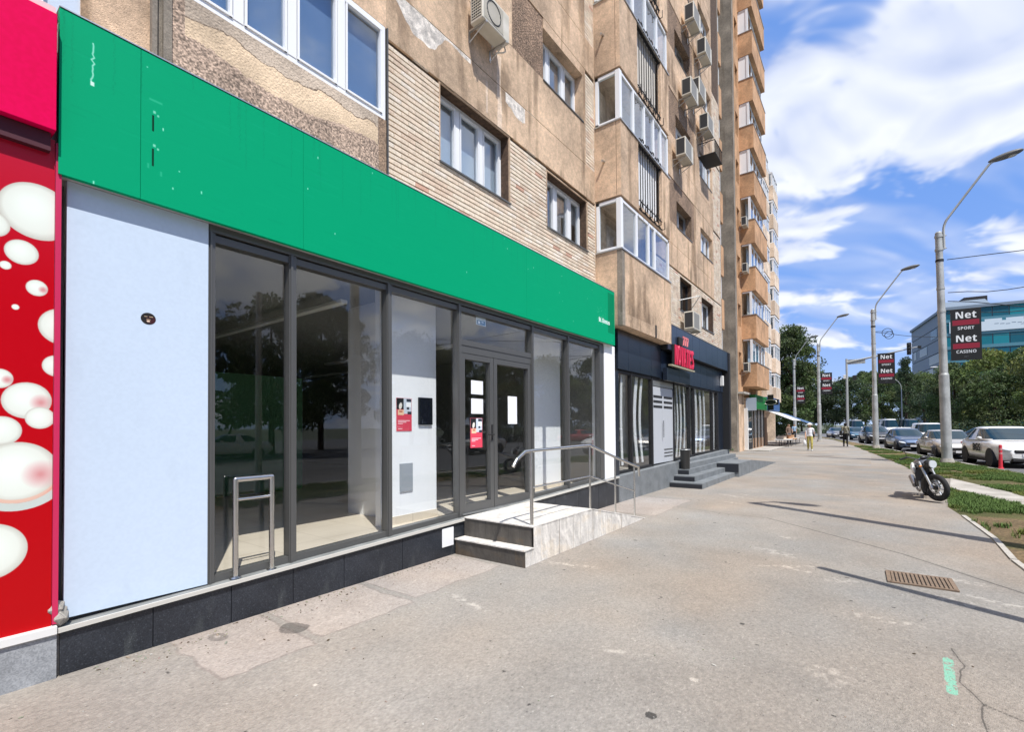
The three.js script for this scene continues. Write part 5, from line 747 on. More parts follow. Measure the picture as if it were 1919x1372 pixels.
{ // overhead wires
  const wire = (pts, r, label) => single('overhead_wire', tube(pts, r, 30, 5), mDark, label, 'wire', 'overhead wires');
  wire([[2.6, 8.3, -26.2], [9, 8.25, -27], [22, 8.6, -29]], 0.016, 'highest thin wire running right from the nearest lamp');
  wire([[2.6, 6.95, -26.2], [6, 6.9, -26.2], [20, 8.4, -24]], 0.016, 'slack wire rising right from the lamp above the banner');
  wire([[2.6, 6.6, -26.2], [9, 6.4, -30], [30, 7.6, -34]], 0.016, 'lower level wire just above the largest banner');
  wire([[2.6, 6.1, -26.2], [8, 6.6, -30], [30, 9.4, -38]], 0.016, 'wire climbing right over the office roof');
  wire([[0.35, 7.9, -41], [4, 7.3, -42], [14, 7.0, -44]], 0.016, 'sagging wire right of the second lamp');
  single('wire_coil', J(new THREE.TorusGeometry(0.28, 0.018, 6, 24).translate(1.0, 7.8, -41), new THREE.TorusGeometry(0.24, 0.018, 6, 24).translate(1.1, 7.62, -41.02), rod([0.35, 7.95, -41], [1.3, 7.85, -41], 0.016, 0.016, 6)), mDark, 'coiled spare wire hanging beside the second lamp', 'wire');
}
{ const t = thing('bollard', 'slim red plastic bollard at the kerb before the white car', 'bollard', [3.72, -0.01, -24.3]); const red = S({ color: L(0.62, 0.03, 0.05), roughness: 0.5 }); part(t, 'post', new THREE.CylinderGeometry(0.045, 0.055, 0.82, 14).translate(0, 0.42, 0), red); part(t, 'base', new THREE.CylinderGeometry(0.07, 0.085, 0.05, 16).translate(0, 0.025, 0), red); for (const y of [0.55, 0.7]) part(t, 'reflector_band', new THREE.CylinderGeometry(0.0495, 0.0505, 0.07, 14).translate(0, y, 0), S({ color: L(0.6, 0.25, 0.25), roughness: 0.4 })); part(t, 'cap', ball(0, 0.83, 0, 0.045, 0.03, 0.045), red); }
// ------------------------------------------------------------------ vehicles
const mCarGlass = M({ color: L(0.012, 0.035, 0.05), roughness: 0.03, specularIntensity: 0.7 }), mChrome = M({ color: L(0.7, 0.7, 0.72), metalness: 1, roughness: 0.12 }), mLampGlass = M({ color: L(0.55, 0.58, 0.6), roughness: 0.08, clearcoat: 1 }), mTail = M({ color: L(0.35, 0.01, 0.012), roughness: 0.15, clearcoat: 1 });
const paint = (r, g, b, m = 0.25) => M({ color: L(r, g, b), roughness: 0.32, metalness: m, clearcoat: 1, clearcoatRoughness: 0.04 });
const lerpKeys = (K, s) => { for (let i = 0; i + 1 < K.length; i++) if (s <= K[i + 1][0]) { const t = (s - K[i][0]) / (K[i + 1][0] - K[i][0]), u = t * t * (3 - 2 * t); return K[i][1] + (K[i + 1][1] - K[i][1]) * u; } return K[K.length - 1][1]; };
function gridGeo(nu, nv, f, closeV) { // surface from f(i, j)
  const p = [], ix = []; for (let i = 0; i <= nu; i++) for (let j = 0; j <= nv; j++) p.push(...f(i / nu, j / nv));
  for (let i = 0; i < nu; i++) for (let j = 0; j < nv; j++) { const a = i * (nv + 1) + j, b = a + 1, c = a + nv + 1, d = c + 1; ix.push(a, c, b, b, c, d); }
  const g = new THREE.BufferGeometry(); g.setAttribute('position', new THREE.Float32BufferAttribute(p, 3)); g.setAttribute('uv', new THREE.Float32BufferAttribute(new Float32Array(p.length / 3 * 2), 2)); g.setIndex(ix); g.computeVertexNormals(); return g;
}
const KIND = { // s runs from the tail (0) to the nose (1)
  sedan: { L: 4.5, W: 1.8, H: 1.44, wb: 2.7, r: 0.31, top: [[0, 0.62], [0.03, 0.9], [0.12, 0.98], [0.3, 0.96], [0.62, 0.96], [0.7, 0.95], [0.93, 0.76], [1, 0.5]], g: [-1.85, -0.8, 0.2, 1.2] },
  hatch: { L: 4.25, W: 1.8, H: 1.46, wb: 2.6, r: 0.31, top: [[0, 0.6], [0.03, 0.92], [0.12, 0.99], [0.3, 0.97], [0.62, 0.96], [0.7, 0.95], [0.93, 0.76], [1, 0.48]], g: [-2.02, -1.3, 0.15, 1.2] },
  suv: { L: 4.62, W: 1.9, H: 1.62, wb: 2.7, r: 0.355, top: [[0, 0.7], [0.03, 1.02], [0.12, 1.1], [0.3, 1.08], [0.62, 1.06], [0.7, 1.05], [0.9, 0.95], [0.97, 0.84], [1, 0.6]], g: [-2.18, -1.0, 0.12, 1.38] },
  van: { L: 4.4, W: 1.85, H: 1.84, wb: 2.75, r: 0.32, top: [[0, 0.8], [0.02, 1.1], [0.1, 1.12], [0.3, 1.1], [0.7, 1.1], [0.78, 1.09], [0.94, 0.94], [1, 0.6]], g: [-2.16, -2.0, 0.75, 1.35] },
  bus: { L: 6.2, W: 2.1, H: 2.6, wb: 3.6, r: 0.36, top: [[0, 1.0], [0.02, 1.25], [0.3, 1.25], [0.85, 1.25], [0.93, 1.2], [1, 0.7]], g: [-3.06, -2.95, 1.95, 2.65] },
};
const carGeos = {};
function carParts(kind) {
  if (carGeos[kind]) return carGeos[kind];
  const K = KIND[kind], w = K.W / 2, yb = 0.19 + (K.r - 0.31), Lh = K.L / 2;
  const wid = [[0, 0.66], [0.05, 0.88], [0.16, 0.98], [0.5, 1], [0.82, 0.975], [0.94, 0.86], [1, 0.58]], bot = [[0, 0.2], [0.08, 0.06], [0.2, 0], [0.8, 0], [0.94, 0.03], [1, 0.16]];
  const body = gridGeo(64, 28, (s, v) => {
    const T = lerpKeys(K.top, s), B = yb + lerpKeys(bot, s), W = w * lerpKeys(wid, s), q = v * 2 - 1, a = Math.abs(q), sg = Math.sign(q) || 1, h = T - B;
    const P = [[0, 1, 0.035], [0.42, 0.62, 0.03], [0.56, 0.9, -0.005], [0.62, 0.955, -0.05]];
    let x, y; // a: 0 centre top ... 1 centre bottom
    if (a < 0.42) { const t = a / 0.42; x = 0.62 * t; y = T + 0.035 - 0.008 * t; } else if (a < 0.56) { const t = (a - 0.42) / 0.14; x = mix(0.62, 0.93, t); y = T + mix(0.027, -0.03, t * t); } else if (a < 0.7) { const t = (a - 0.56) / 0.14; x = mix(0.93, 1, Math.sin(t * 1.57)); y = T - mix(0.03, 0.4 * h, t); } else if (a < 0.84) { const t = (a - 0.7) / 0.14; x = mix(1, 0.965, t * t); y = mix(T - 0.4 * h, B + 0.1 * h, t); } else if (a < 0.9) { const t = (a - 0.84) / 0.06; x = mix(0.965, 0.86, t); y = mix(B + 0.1 * h, B, t); } else { const t = (a - 0.9) / 0.1; x = mix(0.86, 0, t); y = B; }
    return [sg * x * W, y, -Lh + s * K.L];
  });
  const capF = (s, z) => { const sh = []; for (let j = 0; j <= 28; j++) { const p = body.attributes.position, i = (s * 64) * 29 + j; sh.push(new THREE.Vector2(p.getX(i), p.getY(i))); } const g = new THREE.ShapeGeometry(new THREE.Shape(sh)); g.translate(0, 0, z); return g; };
  const bodyG = J(body, capF(0, -Lh), capF(1, Lh));
  const belt = lerpKeys(K.top, 0.4) + 0.005, p = 3.9, R = (t) => ({ xw: mix(w * 0.945, w * 0.72, t * 0.85 + 0.15 * t * t), zr: mix(K.g[0], K.g[1], t), zf: mix(K.g[3], K.g[2], t), y: belt - 0.03 + (K.H - belt + 0.0) * t });
  const sp = (t, th, off = 0) => { const q = R(Math.min(1, t)), cx = Math.cos(th), sx = Math.sin(th), shrink = t > 1 ? 1 - (t - 1) * 1 : 1, hz = (q.zf - q.zr) / 2; return [(q.xw + off) * shrink * Math.sign(cx) * Math.abs(cx) ** (2 / p), q.y + (t > 1 ? 0.028 * (1 - shrink * shrink) + 0.004 : 0), (q.zf + q.zr) / 2 + (hz + off) * shrink * Math.sign(sx) * Math.abs(sx) ** (2 / p)]; };
  const cabin = gridGeo(14, 64, (u, v) => { const t = u < 0.6 ? u / 0.6 : 1 + (u - 0.6) / 0.4; return sp(t, Math.PI * 2 * (1 - v)); });
  const glass = (a, b, t0 = 0.12, t1 = 0.87) => gridGeo(6, 18, (u, v) => sp(mix(t0, t1, u), mix(a, b, 1 - v) * D2R, 0.006));
  const side = kind === 'bus' ? [[-60, -4], [2, 62]] : kind === 'van' ? [[2, 60]] : [[-62, -2], [2, 62]];
  const wheelT = new THREE.TorusGeometry(K.r - 0.085, 0.085, 10, 28); wheelT.scale(1, 1, 1.25); wheelT.rotateY(Math.PI / 2);
  const rimG = [new THREE.CylinderGeometry(K.r - 0.1, K.r - 0.1, 0.05, 24).rotateZ(Math.PI / 2)]; const spokes = []; for (let i = 0; i < 5; i++) { const b = new THREE.BoxGeometry(0.03, K.r - 0.1, 0.055); b.translate(0, (K.r - 0.1) / 2, 0); b.rotateX(i * 1.2566); spokes.push(b); } spokes.push(new THREE.TorusGeometry(K.r - 0.105, 0.018, 6, 24).rotateY(Math.PI / 2));
  const arch = new THREE.CylinderGeometry(K.r + 0.03, K.r + 0.03, 0.34, 28).rotateZ(Math.PI / 2);
  return carGeos[kind] = { K, w, Lh, belt, bodyG, cabin, wind: glass(50, 130, 0.06, 0.9), rear: glass(-130, -50, 0.14, 0.86), sides: side.flatMap(([a, b]) => [glass(a, b), glass(180 - b, 180 - a)]), wheelT, rim: J(rimG), spokes: J(spokes), arch };
}
function car(kind, x, z, ry, mat, label, o = {}) {
  const g = carParts(kind), { K, w, Lh } = g, t = thing(o.name || 'car', label, o.cat || 'car', [x, o.y ?? -0.12, z], ry, 'cars on the road');
  part(t, 'body', g.bodyG, mat); part(t, 'cabin', g.cabin, o.roof || mat); part(t, 'windscreen', g.wind, mCarGlass); part(t, 'rear_window', g.rear, mCarGlass); for (const s of g.sides) part(t, 'side_window', s, mCarGlass);
  for (const sx of [-1, 1]) for (const sz of [-1, 1]) {
    const X = sx * (w * 0.985 - 0.1), Z = sz * K.wb / 2 + 0.05; const a = part(t, 'wheel_arch', g.arch, mDark); a.position.set(sx * (w * 0.985 - 0.165), K.r + 0.015, Z);
    const wl = group(t, 'wheel'); wl.position.set(X, K.r, Z); part(wl, 'tyre', g.wheelT, mRubber); part(wl, 'rim', g.rim, S({ color: L(0.03, 0.03, 0.03), roughness: 0.6 })); const s = part(wl, 'spokes', g.spokes, o.darkRim ? mAnod : mChrome); s.position.x = sx * 0.06;
  }
  const hy = lerpKeys(K.top, 0.95) - 0.12;
  for (const sx of [-1, 1]) { const h = part(t, 'headlight', ball(0, 0, 0, 0.2, 0.055, 0.16, 12), mLampGlass); h.position.set(sx * w * 0.68, hy, Lh - 0.2); h.rotation.set(0.25, sx * 0.55, sx * 0.12); const m = part(t, 'mirror', ball(0, 0, 0, 0.085, 0.07, 0.11, 10), o.mirror || mat); m.position.set(sx * (w + 0.1), g.belt + 0.06, K.g[3] - 0.55); const tl = part(t, 'tail_light', ball(0, 0, 0, 0.16, 0.07, 0.07, 10), mTail); tl.position.set(sx * w * 0.7, hy + 0.12, -Lh + 0.06); }
  part(t, 'grille', bx(-w * 0.5, w * 0.5, hy - 0.17, hy - 0.03, Lh - 0.14, Lh + 0.012, 0.03), mDark); part(t, 'bumper_intake', bx(-w * 0.56, w * 0.56, 0.27, 0.37, Lh - 0.2, Lh + 0.006, 0.02), mDark);
  part(t, 'number_plate', bx(-0.26, 0.26, hy - 0.28, hy - 0.17, Lh - 0.1, Lh + 0.02, 0.004), S({ color: L(0.7, 0.7, 0.7), roughness: 0.5 })); part(t, 'badge', ball(0, hy - 0.06, Lh + 0.012, 0.05, 0.05, 0.01, 10), mChrome);
  part(t, 'sill_trim', J(bx(-w * 0.985, -w * 0.9, 0.22, 0.31, -K.wb / 2 + K.r + 0.1, K.wb / 2 - K.r), bx(w * 0.9, w * 0.985, 0.22, 0.31, -K.wb / 2 + K.r + 0.1, K.wb / 2 - K.r)), mRubber);
  for (const sx of [-1, 1]) for (const zz of [-0.5, 0.45]) part(t, 'door_handle', bx(sx * (w * 0.99), sx * (w * 1.005), g.belt - 0.14, g.belt - 0.115, zz - 0.09, zz + 0.09, 0.005), mat);
  return t;
}
const pWhite = paint(0.78, 0.77, 0.74, 0), pSilver = paint(0.5, 0.47, 0.42, 0.5), pBlue = paint(0.05, 0.085, 0.16, 0.4), pDark = paint(0.02, 0.022, 0.026, 0.2), pGrey = paint(0.16, 0.16, 0.165, 0.4), pTeal = paint(0.03, 0.1, 0.16, 0.3), pRed = paint(0.4, 0.02, 0.02, 0.1);
{
  const c = car('suv', 4.5, -28.4, 0.15, pWhite, 'white sport utility car with bold black letters on its door', { darkRim: 1 });
  const font = await new FontLoader().loadAsync('fonts/droid/droid_sans_bold.typeface.json'); let zo = -0.2;
  for (const ch of 'BGS') { const g = new TextGeometry(ch, { font, size: 0.31, depth: 0.012, curveSegments: 4, bevelEnabled: false }); g.computeBoundingBox(); const wd = g.boundingBox.max.x - g.boundingBox.min.x; g.translate(-g.boundingBox.min.x, 0, 0); g.rotateY(-Math.PI / 2); const l = part(c, 'door_letter', g, mDark); l.position.set(-0.962, 0.6, zo); zo += wd + 0.075; }
  car('sedan', 3.2, -33.9, 0.16, pSilver, 'beige silver sedan right behind the lettered white car');
  car('hatch', 1.9, -41.6, 0.17, pBlue, 'dark blue hatchback facing the viewer beside the second lamp');
  car('van', 3.6, -49.2, 0.17, pWhite, 'white small panel van in the outer lane', { name: 'van', cat: 'van' });
  car('suv', 0.3, -55.2, 0.2, pDark, 'black sport utility car behind the second lamp', { darkRim: 1 });
  car('sedan', 2.8, -62.5, 0.2, pWhite, 'white sedan half hidden behind the dark blue hatchback');
  car('hatch', -1.4, -68, 0.22, pTeal, 'teal blue hatchback far down the queue');
  car('sedan', -3.4, -74, 0.25, pGrey, 'grey sedan far down beside the third lamp');
  car('hatch', 0.2, -78, 0.25, pWhite, 'white hatchback far away behind the walker in dark trousers');
  car('bus', 2.2, -96, 0.22, pWhite, 'white minibus far off between the lamps', { name: 'minibus', cat: 'minibus' });
  car('bus', 5.0, -101, 0.2, pGrey, 'grey minibus far off right of the second lamp', { name: 'minibus', cat: 'minibus' });
  car('bus', -2.2, -104, 0.25, pSilver, 'pale far minibus behind the teal hatchback', { name: 'minibus', cat: 'minibus' });
  car('hatch', 9.4, -47, 1.35, pDark, 'black car parked under the trees left of the dark lamp post'); car('sedan', 12.6, -46, 1.4, pGrey, 'dark grey car parked under the trees behind the lettered car'); car('hatch', 8.4, -56, 1.3, pDark, 'black car under the trees beside the nearest lamp'); car('sedan', 15.5, -44, 1.35, pRed, 'red car at the picture edge under the trees');
  car('sedan', 21, -12.5, 0.1, pWhite, 'white sedan across the road, seen in the shop glass'); car('hatch', 21, -6, 0.1, pRed, 'dark red car across the road, seen in the shop glass'); car('hatch', 12, -24, 0.1, pWhite, 'white hatchback on the far carriageway, seen mirrored near the handrail');
}
// ------------------------------------------------------------------ motorcycle on its side stand
{
  const t = thing('motorcycle', 'white and black naked motorcycle parked on the pavement edge', 'motorcycle', [0.97, 0, -13.7], -0.06); t.rotation.order = 'YXZ'; t.rotation.z = 0.13;
  const mW = paint(0.75, 0.75, 0.74, 0), mK = S({ color: L(0.02, 0.02, 0.021), roughness: 0.45 });
  const tyre = new THREE.TorusGeometry(0.252, 0.052, 12, 36).rotateY(Math.PI / 2), hub = J(new THREE.CylinderGeometry(0.05, 0.05, 0.1, 14).rotateZ(Math.PI / 2), new THREE.TorusGeometry(0.192, 0.016, 8, 32).rotateY(Math.PI / 2));
  const sp = []; for (let i = 0; i < 7; i++) { const b = new THREE.BoxGeometry(0.026, 0.18, 0.022); b.translate(0, 0.1, 0); b.rotateX(i * 0.8976); sp.push(b); } const spk = J(sp), disc = new THREE.TorusGeometry(0.115, 0.022, 4, 28).scale(1, 1, 0.14).rotateY(Math.PI / 2);
  const wheel = (root, z, y, s) => { const w = group(root, 'wheel'); w.position.set(0, y, z); part(w, 'tyre', s ? tyre.clone().scale(s, 1, 1) : tyre, mRubber); part(w, 'rim', hub, mK); part(w, 'spokes', spk, mAlu); const d = part(w, 'brake_disc', disc, mChrome); d.position.x = -0.06; return w; };
  wheel(t, -0.68, 0.305, 1.25);
  // front end, steered to the right
  const f = group(t, 'front_fork'); f.position.set(0, 0, 0.42); f.rotation.y = 0.72;
  const wf = new THREE.Group();
  part(f, 'tyre', tyre.clone().translate(0, 0.305, 0.28), mRubber); part(f, 'rim', hub.clone().translate(0, 0.305, 0.28), mK); part(f, 'spokes', spk.clone().translate(0, 0.305, 0.28), mAlu); part(f, 'brake_disc', disc.clone().translate(-0.055, 0.305, 0.28), mChrome);
  part(f, 'fork_leg', rod([-0.1, 0.305, 0.28], [-0.1, 0.9, 0.06], 0.026, 0.024), mAlu); part(f, 'fork_leg', rod([0.1, 0.305, 0.28], [0.1, 0.9, 0.06], 0.026, 0.024), mAlu);
  const fender = new THREE.TorusGeometry(0.325, 0.05, 8, 20, 1.7).rotateY(Math.PI / 2).rotateX(-0.4); part(f, 'front_fender', fender.scale(1.2, 1, 1).translate(0, 0.305, 0.28), mK);
  part(f, 'headlight', J(ball(0, 0.83, 0.2, 0.1, 0.105, 0.1, 16)), mK); part(f, 'headlight_lens', new THREE.CylinderGeometry(0.085, 0.085, 0.02, 20).rotateX(Math.PI / 2).translate(0, 0.83, 0.295), mLampGlass);
  part(f, 'handlebar', tube([[-0.38, 0.99, -0.08], [-0.28, 1.02, -0.02], [-0.1, 0.95, 0.06], [0.1, 0.95, 0.06], [0.28, 1.02, -0.02], [0.38, 0.99, -0.08]], 0.014, 24, 8), mK);
  for (const s of [-1, 1]) { part(f, 'mirror', J(rod([s * 0.28, 1.02, -0.02], [s * 0.33, 1.16, 0.0], 0.007), ball(s * 0.35, 1.19, 0, 0.065, 0.035, 0.012, 10)), mK); part(f, 'indicator', ball(s * 0.17, 0.8, 0.16, 0.035, 0.022, 0.022, 8), S({ color: L(0.6, 0.2, 0.02), roughness: 0.3 })); part(f, 'grip', rod([s * 0.27, 1.015, -0.025], [s * 0.4, 0.985, -0.09], 0.02), mRubber); }
  part(f, 'instrument', ball(0, 0.98, 0.1, 0.09, 0.05, 0.05, 10), mK);
  const tank = new THREE.SphereGeometry(1, 20, 14); tank.scale(0.17, 0.15, 0.29); tank.translate(0, 0.8, 0.12); part(t, 'fuel_tank', tank, paint(0.09, 0.09, 0.095, 0.3));
  for (const s of [-1, 1]) part(t, 'tank_shroud', ball(s * 0.16, 0.74, 0.25, 0.05, 0.14, 0.2, 12), mW);
  const seat = new THREE.SphereGeometry(1, 16, 10); seat.scale(0.13, 0.06, 0.36); seat.translate(0, 0.79, -0.38); part(t, 'seat', seat, mRubber);
  part(t, 'tail', J(ball(0, 0.82, -0.72, 0.1, 0.06, 0.2, 12)), mW); part(t, 'tail_light', ball(0, 0.82, -0.92, 0.06, 0.03, 0.02, 8), mTail);
  part(t, 'engine', J(bx(-0.16, 0.16, 0.3, 0.52, -0.2, 0.22, 0.05), bx(-0.11, 0.11, 0.5, 0.68, -0.02, 0.2, 0.03), ...[0, 1, 2, 3, 4].map((i) => bx(-0.13, 0.13, 0.52 + i * 0.032, 0.532 + i * 0.032, -0.04, 0.22)), new THREE.CylinderGeometry(0.1, 0.1, 0.38, 18).rotateZ(Math.PI / 2).translate(0, 0.38, -0.1)), S({ color: L(0.07, 0.07, 0.072), roughness: 0.45, metalness: 0.6 }));
  part(t, 'radiator', bx(-0.15, 0.15, 0.45, 0.72, 0.29, 0.33, 0.01), mK);
  part(t, 'frame', J(polyTube([[0.08, 0.86, 0.38], [0.14, 0.6, 0.05], [0.12, 0.4, -0.25]], 0.02, 8), polyTube([[-0.08, 0.86, 0.38], [-0.14, 0.6, 0.05], [-0.12, 0.4, -0.25]], 0.02, 8), polyTube([[0.07, 0.65, -0.05], [0.07, 0.76, -0.75]], 0.016, 8), polyTube([[-0.07, 0.65, -0.05], [-0.07, 0.76, -0.75]], 0.016, 8)), mK);
  part(t, 'swing_arm', J(bx(-0.13, -0.09, 0.28, 0.34, -0.68, -0.15, 0.01), bx(0.09, 0.13, 0.28, 0.34, -0.68, -0.15, 0.01)), mAlu);
  part(t, 'exhaust', J(tube([[-0.08, 0.5, 0.25], [-0.1, 0.25, 0.3], [-0.14, 0.2, 0.05], [-0.19, 0.3, -0.35]], 0.024, 24, 8), rod([-0.19, 0.29, -0.3], [-0.24, 0.46, -0.78], 0.055, 0.062, 14)), mAlu);
  part(t, 'number_plate', bx(-0.1, 0.1, 0.52, 0.66, -0.99, -0.985), mPVC); part(t, 'plate_holder', J(rod([0, 0.78, -0.85], [0, 0.6, -0.98], 0.015), bx(-0.16, 0.16, 0.68, 0.72, -0.97, -0.95)), mK);
  t.scale.setScalar(0.92); part(t, 'side_stand', rod([0.12, 0.3, -0.05], [0.3, 0.045, -0.02], 0.012), mK);
}
// ------------------------------------------------------------------ people
const capD = (px, py, pz, a, b) => { const [ax, ay, az, ra] = a, [bx_, by, bz, rb] = b, dx = bx_ - ax, dy = by - ay, dz = bz - az, t = Math.max(0, Math.min(1, ((px - ax) * dx + (py - ay) * dy + (pz - az) * dz) / (dx * dx + dy * dy + dz * dz + 1e-9))); return Math.hypot(px - ax - t * dx, py - ay - t * dy, pz - az - t * dz) - (ra + (rb - ra) * t); };
const smin = (a, b, k) => { const h = Math.max(k - Math.abs(a - b), 0) / k; return Math.min(a, b) - h * h * k / 4; };
function person(label, x, z, ry, o) { // o.j: joints; colours by region
  const B = o.bones, res = 104, S2 = 0.98, mc = new MarchingCubes(res, mDark, false, false, 120000); mc.isolation = 0;
  const h = res / 2; let k = 0;
  for (let iz = 0; iz < res; iz++) for (let iy = 0; iy < res; iy++) for (let ix = 0; ix < res; ix++, k++) {
    const px = (ix - h) / h * S2, py = (iy - h) / h * S2 + 0.88, pz = (iz - h) / h * S2; let d = 9;
    if (Math.abs(px) < 0.55 && Math.abs(pz) < 0.62) for (const q of B) d = smin(d, capD(px, py, pz, q[0], q[1]), q[2] ?? 0.045);
    mc.field[k] = -d;
  }
  mc.update();
  const n = mc.count, p = new Float32Array(n * 3), nn = new Float32Array(n * 3), c = new Float32Array(n * 3);
  for (let i = 0; i < n; i++) { const X = mc.positionArray[i * 3] * S2, Y = mc.positionArray[i * 3 + 1] * S2 + 0.88, Z = mc.positionArray[i * 3 + 2] * S2; p.set([X, Y, Z], i * 3); nn.set([mc.normalArray[i * 3], mc.normalArray[i * 3 + 1], mc.normalArray[i * 3 + 2]], i * 3); c.set(o.color(X, Y, Z), i * 3); }
  const g = new THREE.BufferGeometry(); g.setAttribute('position', new THREE.BufferAttribute(p, 3)); g.setAttribute('uv', new THREE.BufferAttribute(new Float32Array(n * 2), 2)); g.setAttribute('color', new THREE.BufferAttribute(c, 3)); const e1 = V(0, 0, 0), e2 = V(0, 0, 0); g.computeVertexNormals();
  // turn the triangles outward if needed
  { const a = V(p[0], p[1], p[2]), b = V(p[3], p[4], p[5]), d = V(p[6], p[7], p[8]); e1.subVectors(b, a); e2.subVectors(d, a); e1.cross(e2); if (e1.dot(V(nn[0], nn[1], nn[2])) < 0) { for (let i = 0; i < n; i += 3) for (const arr of [p, c]) for (let q = 0; q < 3; q++) { const s = arr[(i + 1) * 3 + q]; arr[(i + 1) * 3 + q] = arr[(i + 2) * 3 + q]; arr[(i + 2) * 3 + q] = s; } g.computeVertexNormals(); } }
  const gs = g.clone(); // smooth normals from the field
  for (let i = 0; i < n; i++) { const m = V(nn[i * 3], nn[i * 3 + 1], nn[i * 3 + 2]); }
  const t = thing('person', label, 'person', [x, 0, z], ry); part(t, 'body', g, S({ vertexColors: true, roughness: 0.9 }));
  o.extra?.(t); if (o.s) t.scale.setScalar(o.s); return t;
}
function walker(o) { // faces +z, mid stride; joints in metres for a 1.7 m figure
  const st = o.stride ?? 0.16, B = [];
  const hip = 0.92, add = (a, b, k) => B.push([a, b, k]);
  add([0, 1.0, 0, 0.135], [0, 1.18, 0, 0.12], 0.06); add([0, 1.18, 0, 0.12], [0, 1.34, -0.01, 0.135], 0.06); add([-0.12, 1.39, -0.01, 0.075], [0.12, 1.39, -0.01, 0.075], 0.06); add([0, 1.4, -0.01, 0.06], [0, 1.52, 0.01, 0.052], 0.03);
  add([0, 1.585, 0.015, 0.082], [0, 1.63, 0.005, 0.093], 0.03); add([0, 1.56, 0.045, 0.055], [0, 1.6, 0.05, 0.06], 0.03); add([0, 1.585, 0.1, 0.012], [0, 1.6, 0.09, 0.014], 0.02); for (const s of [-1, 1]) add([s * 0.088, 1.585, 0, 0.016], [s * 0.09, 1.61, 0, 0.02], 0.015);
  for (const s of [-1, 1]) {
    const f = s * st, kz = f * 0.55 + 0.05;
    add([s * 0.085, hip, 0, 0.1], [s * 0.09, 0.5, kz, 0.066], 0.05); add([s * 0.09, 0.5, kz, 0.064], [s * 0.09, 0.3, kz * 0.7 + f * 0.4, 0.06], 0.03); add([s * 0.09, 0.3, kz * 0.7 + f * 0.4, 0.06], [s * 0.09, 0.08, f, 0.04], 0.03); add([s * 0.09, 0.045, f - 0.05, 0.045], [s * 0.1, 0.035, f + 0.13, 0.035], 0.03);
    const a = -s * st * 0.9, ex = s * 0.23; add([s * 0.185, 1.37, -0.01, 0.06], [ex, 1.1, a * 0.4 - 0.03, 0.046], 0.04); add([ex, 1.1, a * 0.4 - 0.03, 0.044], [s * 0.24, 0.86, a + 0.05, 0.032], 0.03);
    add([s * 0.24, 0.86, a + 0.05, 0.032], [s * 0.24, 0.79, a + 0.065, 0.036], 0.02); for (let i = 0; i < 4; i++) add([s * 0.24, 0.79, a + 0.04 + i * 0.018, 0.011], [s * 0.232, 0.715 + Math.abs(i - 1.5) * 0.008, a + 0.05 + i * 0.016, 0.009], 0.006); add([s * 0.235, 0.82, a + 0.09, 0.012], [s * 0.225, 0.765, a + 0.115, 0.01], 0.008);
  }
  return B;
}
const skin = [0.5, 0.3, 0.2];
person('woman in white top and mustard trousers wearing a pale hat', -3.05, -35.2, 0.15, { bones: walker({ stride: 0.14 }), s: 0.98, color: (x, y, z) => y < 0.09 ? [0.6, 0.6, 0.58] : y < 0.93 && Math.abs(x) < 0.2 ? [0.42, 0.36, 0.1] : y > 1.46 ? (z < 0.0 || y > 1.66 ? [0.12, 0.08, 0.05] : skin) : Math.abs(x) > 0.2 && y < 1.22 ? skin : [0.72, 0.72, 0.74], extra: (t) => {
  const brim = new THREE.CylinderGeometry(0.1, 0.19, 0.05, 20); part(t, 'hat', J(brim.translate(0, 1.69, 0), ball(0, 1.7, 0, 0.105, 0.08, 0.105, 14)), S({ color: L(0.72, 0.7, 0.64), roughness: 0.9 }));
  const bag = new THREE.SphereGeometry(1, 14, 10); bag.scale(0.12, 0.2, 0.1); bag.translate(-0.27, 0.5, -0.06); part(t, 'carrier_bag', J(bag, rod([-0.24, 0.74, -0.05], [-0.27, 0.62, -0.06], 0.008)), mPVC); part(t, 'shoulder_bag', J(bx(0.16, 0.26, 0.85, 1.08, -0.1, 0.08, 0.03), rod([0.2, 1.05, 0], [-0.1, 1.42, 0.02], 0.012)), mRubber);
} });
person('walker in patterned jacket and black trousers seen from behind', -1.5, -43.4, Math.PI + 0.2, { bones: walker({ stride: 0.1 }), s: 1.02, color: (x, y, z) => y < 0.09 ? [0.03, 0.03, 0.03] : y < 0.95 && Math.abs(x) < 0.2 ? [0.012, 0.012, 0.014] : y > 1.46 ? (z < 0.05 || y > 1.62 ? [0.02, 0.015, 0.012] : skin) : (Math.sin(x * 31 + y * 17) * Math.sin(y * 29 - z * 13) > 0.1 ? [0.34, 0.31, 0.23] : [0.1, 0.1, 0.07]), extra: (t) => part(t, 'shoulder_bag', bx(0.2, 0.36, 0.85, 1.15, -0.12, 0.12, 0.04), mRubber) });
person('person in light blue top and dark trousers far along the pavement', -6.9, -62.5, 0.4, { bones: walker({ stride: 0.12 }), color: (x, y, z) => y < 0.95 && Math.abs(x) < 0.2 ? [0.03, 0.025, 0.025] : y > 1.46 ? (z < 0 || y > 1.64 ? [0.03, 0.02, 0.015] : skin) : Math.abs(x) > 0.2 && y < 1.2 ? skin : [0.3, 0.42, 0.55] });
person('person in grey clothes standing by the awning shop', -5.55, -46.5, 0.9, { bones: walker({ stride: 0.05 }), color: (x, y, z) => y < 0.95 && Math.abs(x) < 0.2 ? [0.12, 0.13, 0.16] : y > 1.46 ? (z < 0 || y > 1.64 ? [0.05, 0.04, 0.03] : skin) : [0.2, 0.14, 0.11] });
